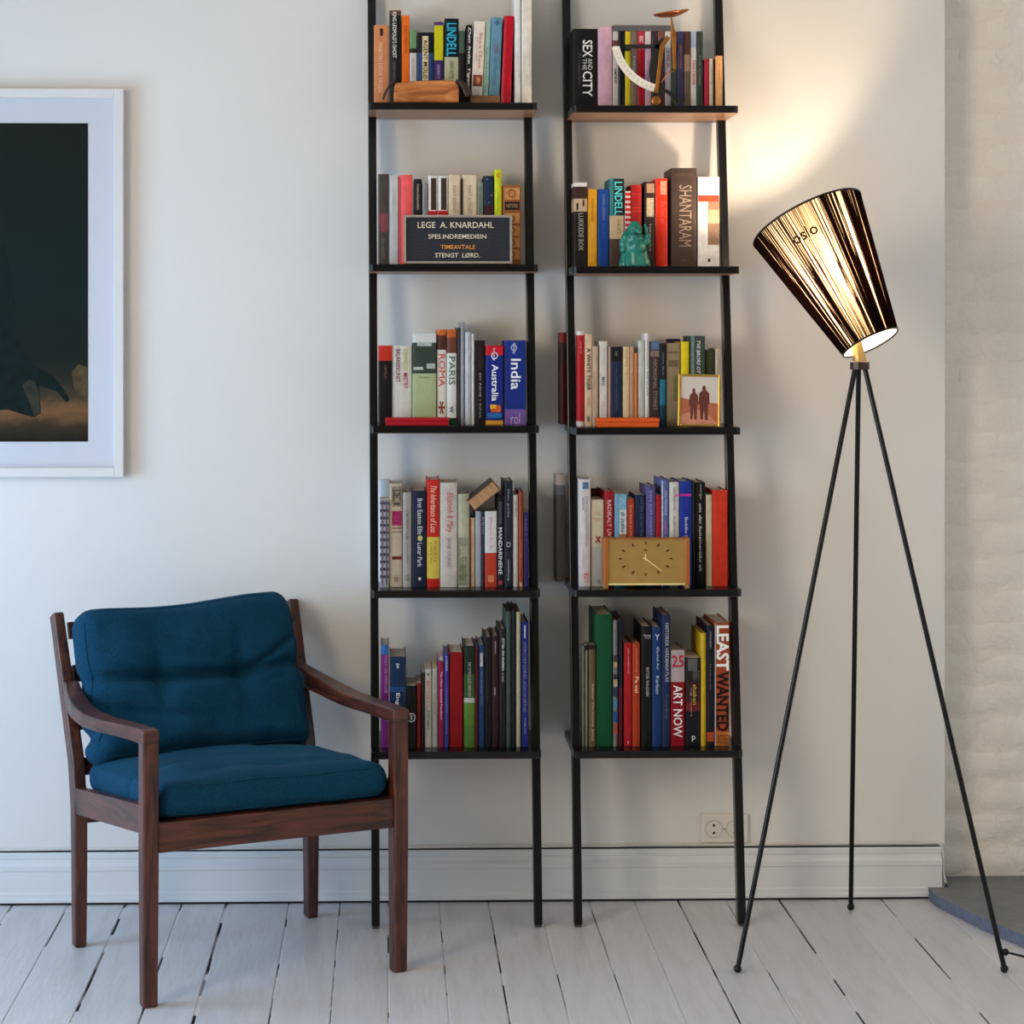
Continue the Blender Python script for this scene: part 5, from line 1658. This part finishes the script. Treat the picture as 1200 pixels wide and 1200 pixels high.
# ---- right bookcase, fourth shelf
for b in [
 (678.6, 692.2, 561.6, (216, 210, 208), 'tall white textbook with mauve title', {'dep': .10, 'p': [((90, 124, 160), 565, 573, .3, .8)], 't': [('Exploring Corporate Strategy', (140, 110, 150), 582, 640, .5, .78), ('SIXTH EDITION', (70, 64, 80), 583, 597, .25, .42), ('Gerry Johnson', (150, 140, 150), 647, 666, .25, .42), ('FT', (206, 90, 60), 672, 682, .4, .8, 'h')]}),
 (693, 707.8, 586, (216, 204, 176), 'cream novel with dark red cross', {'b': [(641, (190, 188, 178))], 't': [('x', (130, 34, 30), 628.5, 636.5, .3, .78, 'hb'), ('VI DE', (190, 160, 120), 600, 604, .25, .75, 'h'), ('ANDRE', (190, 160, 120), 607, 611, .2, .8, 'h'), ('c', (70, 60, 60), 680, 684, .5, .7, 'h')]}),
 (708.4, 719.8, 576, (158, 24, 32), 'dark red paperback with white lettering', {'t': [('RADIKALT LIV', (216, 170, 170), 586, 629, .3, .72, 'b')]}),
 (720.2, 734.8, 579, (116, 166, 190), 'light blue book with white label', {'p': [((214, 216, 214), 597, 626, .40, .98), ((130, 180, 206), 580, 597, .40, .98), ((176, 110, 60), 626, 631, .40, .98)], 't': [('di stelle', (50, 90, 130), 600, 624, .52, .84, 'b')]}),
 (735.2, 743.8, 585, (172, 58, 36), 'brick red paperback', {'t': [('Den beste av alle', (220, 160, 140), 592, 629, .35, .66)]}),
 (744.2, 756.6, 580, (28, 40, 72), 'navy paperback with blue speckles', {'t': [('KATTEN OG NATTEN', (84, 96, 120), 583, 628, .5, .8)]}),
 (757.2, 767.8, 569.6, (92, 84, 142), 'violet paperback', {'t': [('DEN SOM DREPER', (150, 150, 196), 575, 628, .35, .65)]}),
 (768.2, 774.8, 580, (176, 30, 48), 'thin crimson book between violet spines', {}),
 (775.2, 783.8, 562, (92, 108, 170), 'tall periwinkle book with white edge', {'p': [((214, 214, 220), 563, 689, .0, .18)], 't': [('DEN FREMMEDE', (180, 190, 220), 575, 604, .4, .72), ('GIDE', (190, 120, 170), 610, 626, .4, .72)]}),
 (784.2, 795.8, 565, (216, 214, 204), 'white book with black lettering', {'t': [('LEVE MAJAKOVSKIJ', (110, 110, 104), 571, 598, .35, .65), ('EN BIOGRAFI', (80, 78, 76), 605, 630, .4, .62)], 'p': [((226, 120, 190), 579, 581.4, .6, .99)]}),
 (796.2, 810.8, 564, (28, 52, 150), 'cobalt blue book with magenta stripe', {'p': [((206, 50, 150), 578.6, 581.2, .02, .98)], 't': [('Buddha i', (200, 206, 220), 606, 628, .42, .66), ('AMAL', (60, 60, 130), 584, 596, .42, .62)]}),
 (811.4, 814.6, 566, (34, 38, 34), 'thin dark green book', {}),
 (815, 827, 565.6, (18, 17, 18), 'black book with white handwritten title', {'t': [('om det kunstneriske alt', (206, 200, 196), 590, 670, .36, .66, 'i'), ('norge', (170, 164, 160), 568, 585, .4, .6)]}),
 (827.6, 834.6, 580, (206, 184, 152), 'narrow cream book beside the vermilion one', {}),
 (835, 852.6, 574.4, (214, 56, 32), 'wide plain vermilion book', {'hard': True}),
]:
    book('R', 3, *b)
book('R', 3, 655.5, 667, 559.5, (206, 196, 190), 'worn pale book behind the left upright', {'dd': -0.110, 'dep': .095, 'b': [(572, (120, 124, 140)), (584, (96, 92, 90))]})
book('R', 3, 694, 709, 576.5, (96, 44, 34), 'dark brown book behind the cream novel', {'dd': -0.13, 'dep': .07})

# ---- left bookcase, bottom shelf
for b in [
 (446, 455.8, 756, (60, 120, 200), 'purple book with bright blue head', {'dep': .15, 'b': [(767, (126, 40, 130))], 't': [('MARX OG MARCUSE', (190, 130, 180), 768, 812, .5, .8)]}),
 (456.4, 475.8, 769.5, (30, 54, 92), 'thick navy book with white bird emblem', {'dep': .17, 'hard': True, 'b': [(805, (40, 84, 140)), (811, (28, 50, 88))], 't': [('Engelsk', (214, 216, 220), 812, 842, .34, .62, 'b')], 'p': [((206, 214, 220), 777.5, 779, .4, .6), ((206, 214, 220), 779, 783, .44, .56)]}),
 (476.2, 487.8, 803.5, (20, 20, 20), 'short black book with white ring', {'dep': .14, 't': [('O', (170, 170, 168), 835, 846.5, .04, .96, 'h'), ('I', (150, 150, 148), 838, 843, .40, .6, 'h')]}),
 (488.2, 493.8, 801, (140, 38, 32), 'thin brick red book', {'dep': .14}),
 (494.2, 497.2, 788, (44, 30, 28), 'thin dark brown book', {'dep': .15}),
 (497.6, 505.8, 785, (206, 202, 190), 'cream paperback with red and black lettering', {'dep': .14, 't': [('BENNETT', (186, 84, 70), 798, 829, .35, .7), ('Det ligger', (50, 46, 44), 833, 856, .35, .7, 'b'), ('I', (50, 46, 44), 789, 792, .4, .6, 'h')]}),
 (506.2, 513, 784.5, (190, 186, 176), 'cream paperback with thin black lettering', {'dep': .14, 't': [('THE LOVER  WOLFGANG H', (110, 106, 100), 791, 836, .35, .62)]}),
 (513.4, 520.4, 775, (96, 120, 190), 'crimson book with pale blue head', {'dep': .16, 'b': [(774, (170, 40, 86))], 't': [('The New Essential Feedback', (226, 180, 190), 787, 844, .38, .72, 'b'), ('C', (226, 226, 230), 769.5, 773, .3, .7, 'h')]}),
 (520.8, 526, 766, (66, 66, 156), 'slim ultramarine book', {'dep': .16, 't': [('LYKKE', (206, 206, 226), 769, 786, .3, .7), ('ETNOGRAFI I UTVALG', (130, 130, 190), 806, 860, .35, .65)]}),
 (526.4, 542.6, 764.5, (158, 14, 26), 'thick plain deep red hardback', {'dep': .16, 'hard': True}),
 (543.6, 556.6, 757, (40, 48, 36), 'book with grassy green photo and white band', {'dep': .17, 'b': [(790, (70, 100, 52)), (818, (206, 212, 204)), (823.5, (110, 150, 60)), (850, (96, 140, 56))], 't': [('DE UTROLIGE HEROES', (170, 176, 164), 776, 816, .38, .62)]}),
 (557, 560, 757.5, (110, 26, 28), 'very thin dark red book', {'dep': .17}),
 (560.4, 567.6, 756, (36, 72, 124), 'slim steel blue book with white label', {'dep': .17, 'p': [((206, 210, 214), 765, 781, .3, .75)], 't': [('FELLESSKAP FOR', (110, 140, 180), 786, 826, .4, .65)]}),
 (568, 576, 747, (26, 24, 24), 'plain black book, taller one left of the maroon', {'dep': .18}),
 (576.4, 584.6, 745, (56, 26, 28), 'dark maroon book with white mark', {'dep': .18, 'p': [((150, 130, 130), 751, 766, .4, .6), ((150, 140, 140), 806, 815, .3, .55)]}),
 (585, 592.8, 737.5, (38, 34, 36), 'black book with white capitals near its head', {'dep': .19, 'hard': True, 't': [('ETTER SIN ENEMIA', (206, 206, 202), 748, 786, .4, .75, 'b'), ('A ANN', (180, 180, 176), 788, 799, .4, .7)]}),
 (593.2, 598.8, 717, (70, 88, 80), 'tall thin grey green folder', {'dep': .2, 'lean': 0.0, 'hard': True}),
 (599.2, 604.6, 715.5, (26, 30, 38), 'tall thin black folder', {'dep': .2, 'hard': True}),
 (605, 610, 717, (200, 194, 152), 'tall thin pale yellow folder', {'dep': .2, 'hard': True}),
 (610.6, 619.6, 729.5, (32, 44, 140), 'tall blue hardback with gold title', {'dep': .19, 'hard': True, 't': [('VERDENSRELIGIONENE', (120, 120, 150), 752, 835, .3, .7), ('FORLAG', (150, 160, 190), 842, 860, .4, .65)], 'p': [((206, 214, 226), 733, 748, .42, .6)]}),
]:
    b = list(b)
    book('L', 4, *b)

# ---- right bookcase, bottom shelf
for b in [
 (682.4, 685.4, 757, (120, 118, 96), 'thin grey olive booklet at the left end', {'dep': .05}),
 (685.8, 689.6, 755, (128, 130, 104), 'thin sage booklet', {'dep': .05, 'p': [((24, 24, 24), 756, 762, .0, 1.0)]}),
 (690, 697.8, 755, (112, 90, 62), 'olive brown book with pale vertical lettering', {'dep': .05, 'p': [((26, 24, 22), 755.5, 761, .0, 1.0)], 't': [('New Orleans Jazz', (206, 180, 140), 802, 868, .35, .75)]}),
 (698.4, 717.6, 720, (14, 86, 50), 'tall wide plain green binder', {'dep': .20, 'hard': True, 'name': 'binder', 'cat': 'binder'}),
 (718.6, 723.8, 727, (130, 128, 120), 'thin book with many coloured patches', {'dep': .18, 'p': [((70, 56, 50), 768, 775, .05, .95), ((190, 166, 130), 776, 782, .1, .9), ((60, 54, 60), 790, 796, .05, .95), ((200, 176, 140), 796, 804, .05, .95), ((40, 60, 90), 806, 816, .0, 1.), ((66, 130, 176), 820, 829, .05, .95), ((40, 90, 150), 834, 846, .05, .95), ((176, 84, 60), 848, 860, .05, .95)]}),
 (724.2, 729.4, 726, (36, 42, 70), 'thin navy book with purple foot', {'dep': .18, 'b': [(806, (120, 34, 60))]}),
 (731.4, 740.8, 754, (190, 26, 32), 'red paperback with thin white title', {'dep': .15, 't': [('JAN KJAERSTAD', (226, 160, 150), 760, 790, .4, .65)], 'p': [((226, 200, 190), 869, 872, .45, .6)]}),
 (741.2, 750.4, 754, (190, 66, 30), 'orange red paperback with pale lettering', {'dep': .15, 't': [('JAN KJAERSTAD', (226, 150, 110), 760, 788, .4, .65), ('Pa vei', (232, 190, 150), 793, 812, .3, .8, 'b')]}),
 (751.4, 763.6, 734, (20, 20, 22), 'black paperback with white centre title', {'dep': .18, 't': [('Hamsun', (200, 200, 200), 743, 745.5, .2, .9, 'h'), ('biografi', (180, 180, 180), 746, 748.5, .35, .9, 'h'), ('RITTER WAGNER', (170, 166, 164), 782, 816, .45, .72, 'b')]}),
 (764, 775, 735, (26, 62, 116), 'dark blue book with white script', {'dep': .17, 't': [('\u00d8yvind Aar', (190, 200, 214), 758, 785, .4, .75), ('Karlsen', (190, 200, 214), 792, 813, .4, .75), ('Y', (190, 200, 214), 743, 750, .3, .8, 'hb')]}),
 (775.4, 785.4, 721, (34, 48, 86), 'tall navy hardback with serif capitals', {'dep': .19, 'hard': True, 't': [('HISTORISK VERDENSATLAS', (180, 184, 196), 730, 799, .4, .8), ('Trond Bergh', (110, 116, 140), 814, 843, .4, .65)]}),
 (785.9, 802.8, 762, (206, 190, 192), 'red book with pink head and large white title', {'dep': .15, 'b': [(799.5, (166, 16, 38))], 't': [('25', (170, 26, 50), 768, 782, .08, .92, 'hb'), ('ART NOW', (226, 220, 218), 803, 864, .18, .82, 'b')]}),
 (803.4, 820.8, 771, (44, 36, 38), 'dark book with grey swirl and yellow title', {'dep': .15, 'b': [(800, (70, 34, 40)), (822, (120, 34, 44)), (834, (26, 24, 34))], 'p': [((110, 106, 106), 772, 786, .15, .8), ((80, 76, 78), 786, 797, .5, .95)], 't': [('shaken', (206, 176, 60), 802, 826, .5, .75), ('og roert', (170, 150, 130), 806, 840, .3, .42), ('p', (210, 210, 206), 862, 869, .42, .66, 'hb')]}),
 (821.4, 827.6, 742, (224, 186, 40), 'slim bright yellow book', {'dep': .18}),
 (828, 837, 733, (24, 26, 40), 'black book with small orange label near its foot', {'dep': .19, 'p': [((196, 84, 50), 858, 869, .05, .98), ((40, 50, 110), 740, 760, .55, .7)], 't': [('FOTOGRAFI', (176, 170, 166), 740, 759, .4, .58), ('fra hele verden', (130, 126, 124), 778, 808, .4, .58)]}),
 (837.4, 855, 730, (186, 78, 38), 'orange book with huge white and black capitals', {'dep': .19, 'hard': True, 'p': [((214, 206, 200), 731, 874, .02, .10), ((206, 124, 50), 858, 874, .12, .98)], 't': [('LEAST', (236, 230, 224), 733, 786, .12, .97, 'bb'), ('WANTED', (20, 12, 10), 787, 857, .12, .97, 'bb'), ('PICTURES', (120, 60, 26), 861, 872, .2, .9, 'h')]}),
]:
    book('R', 4, *b)
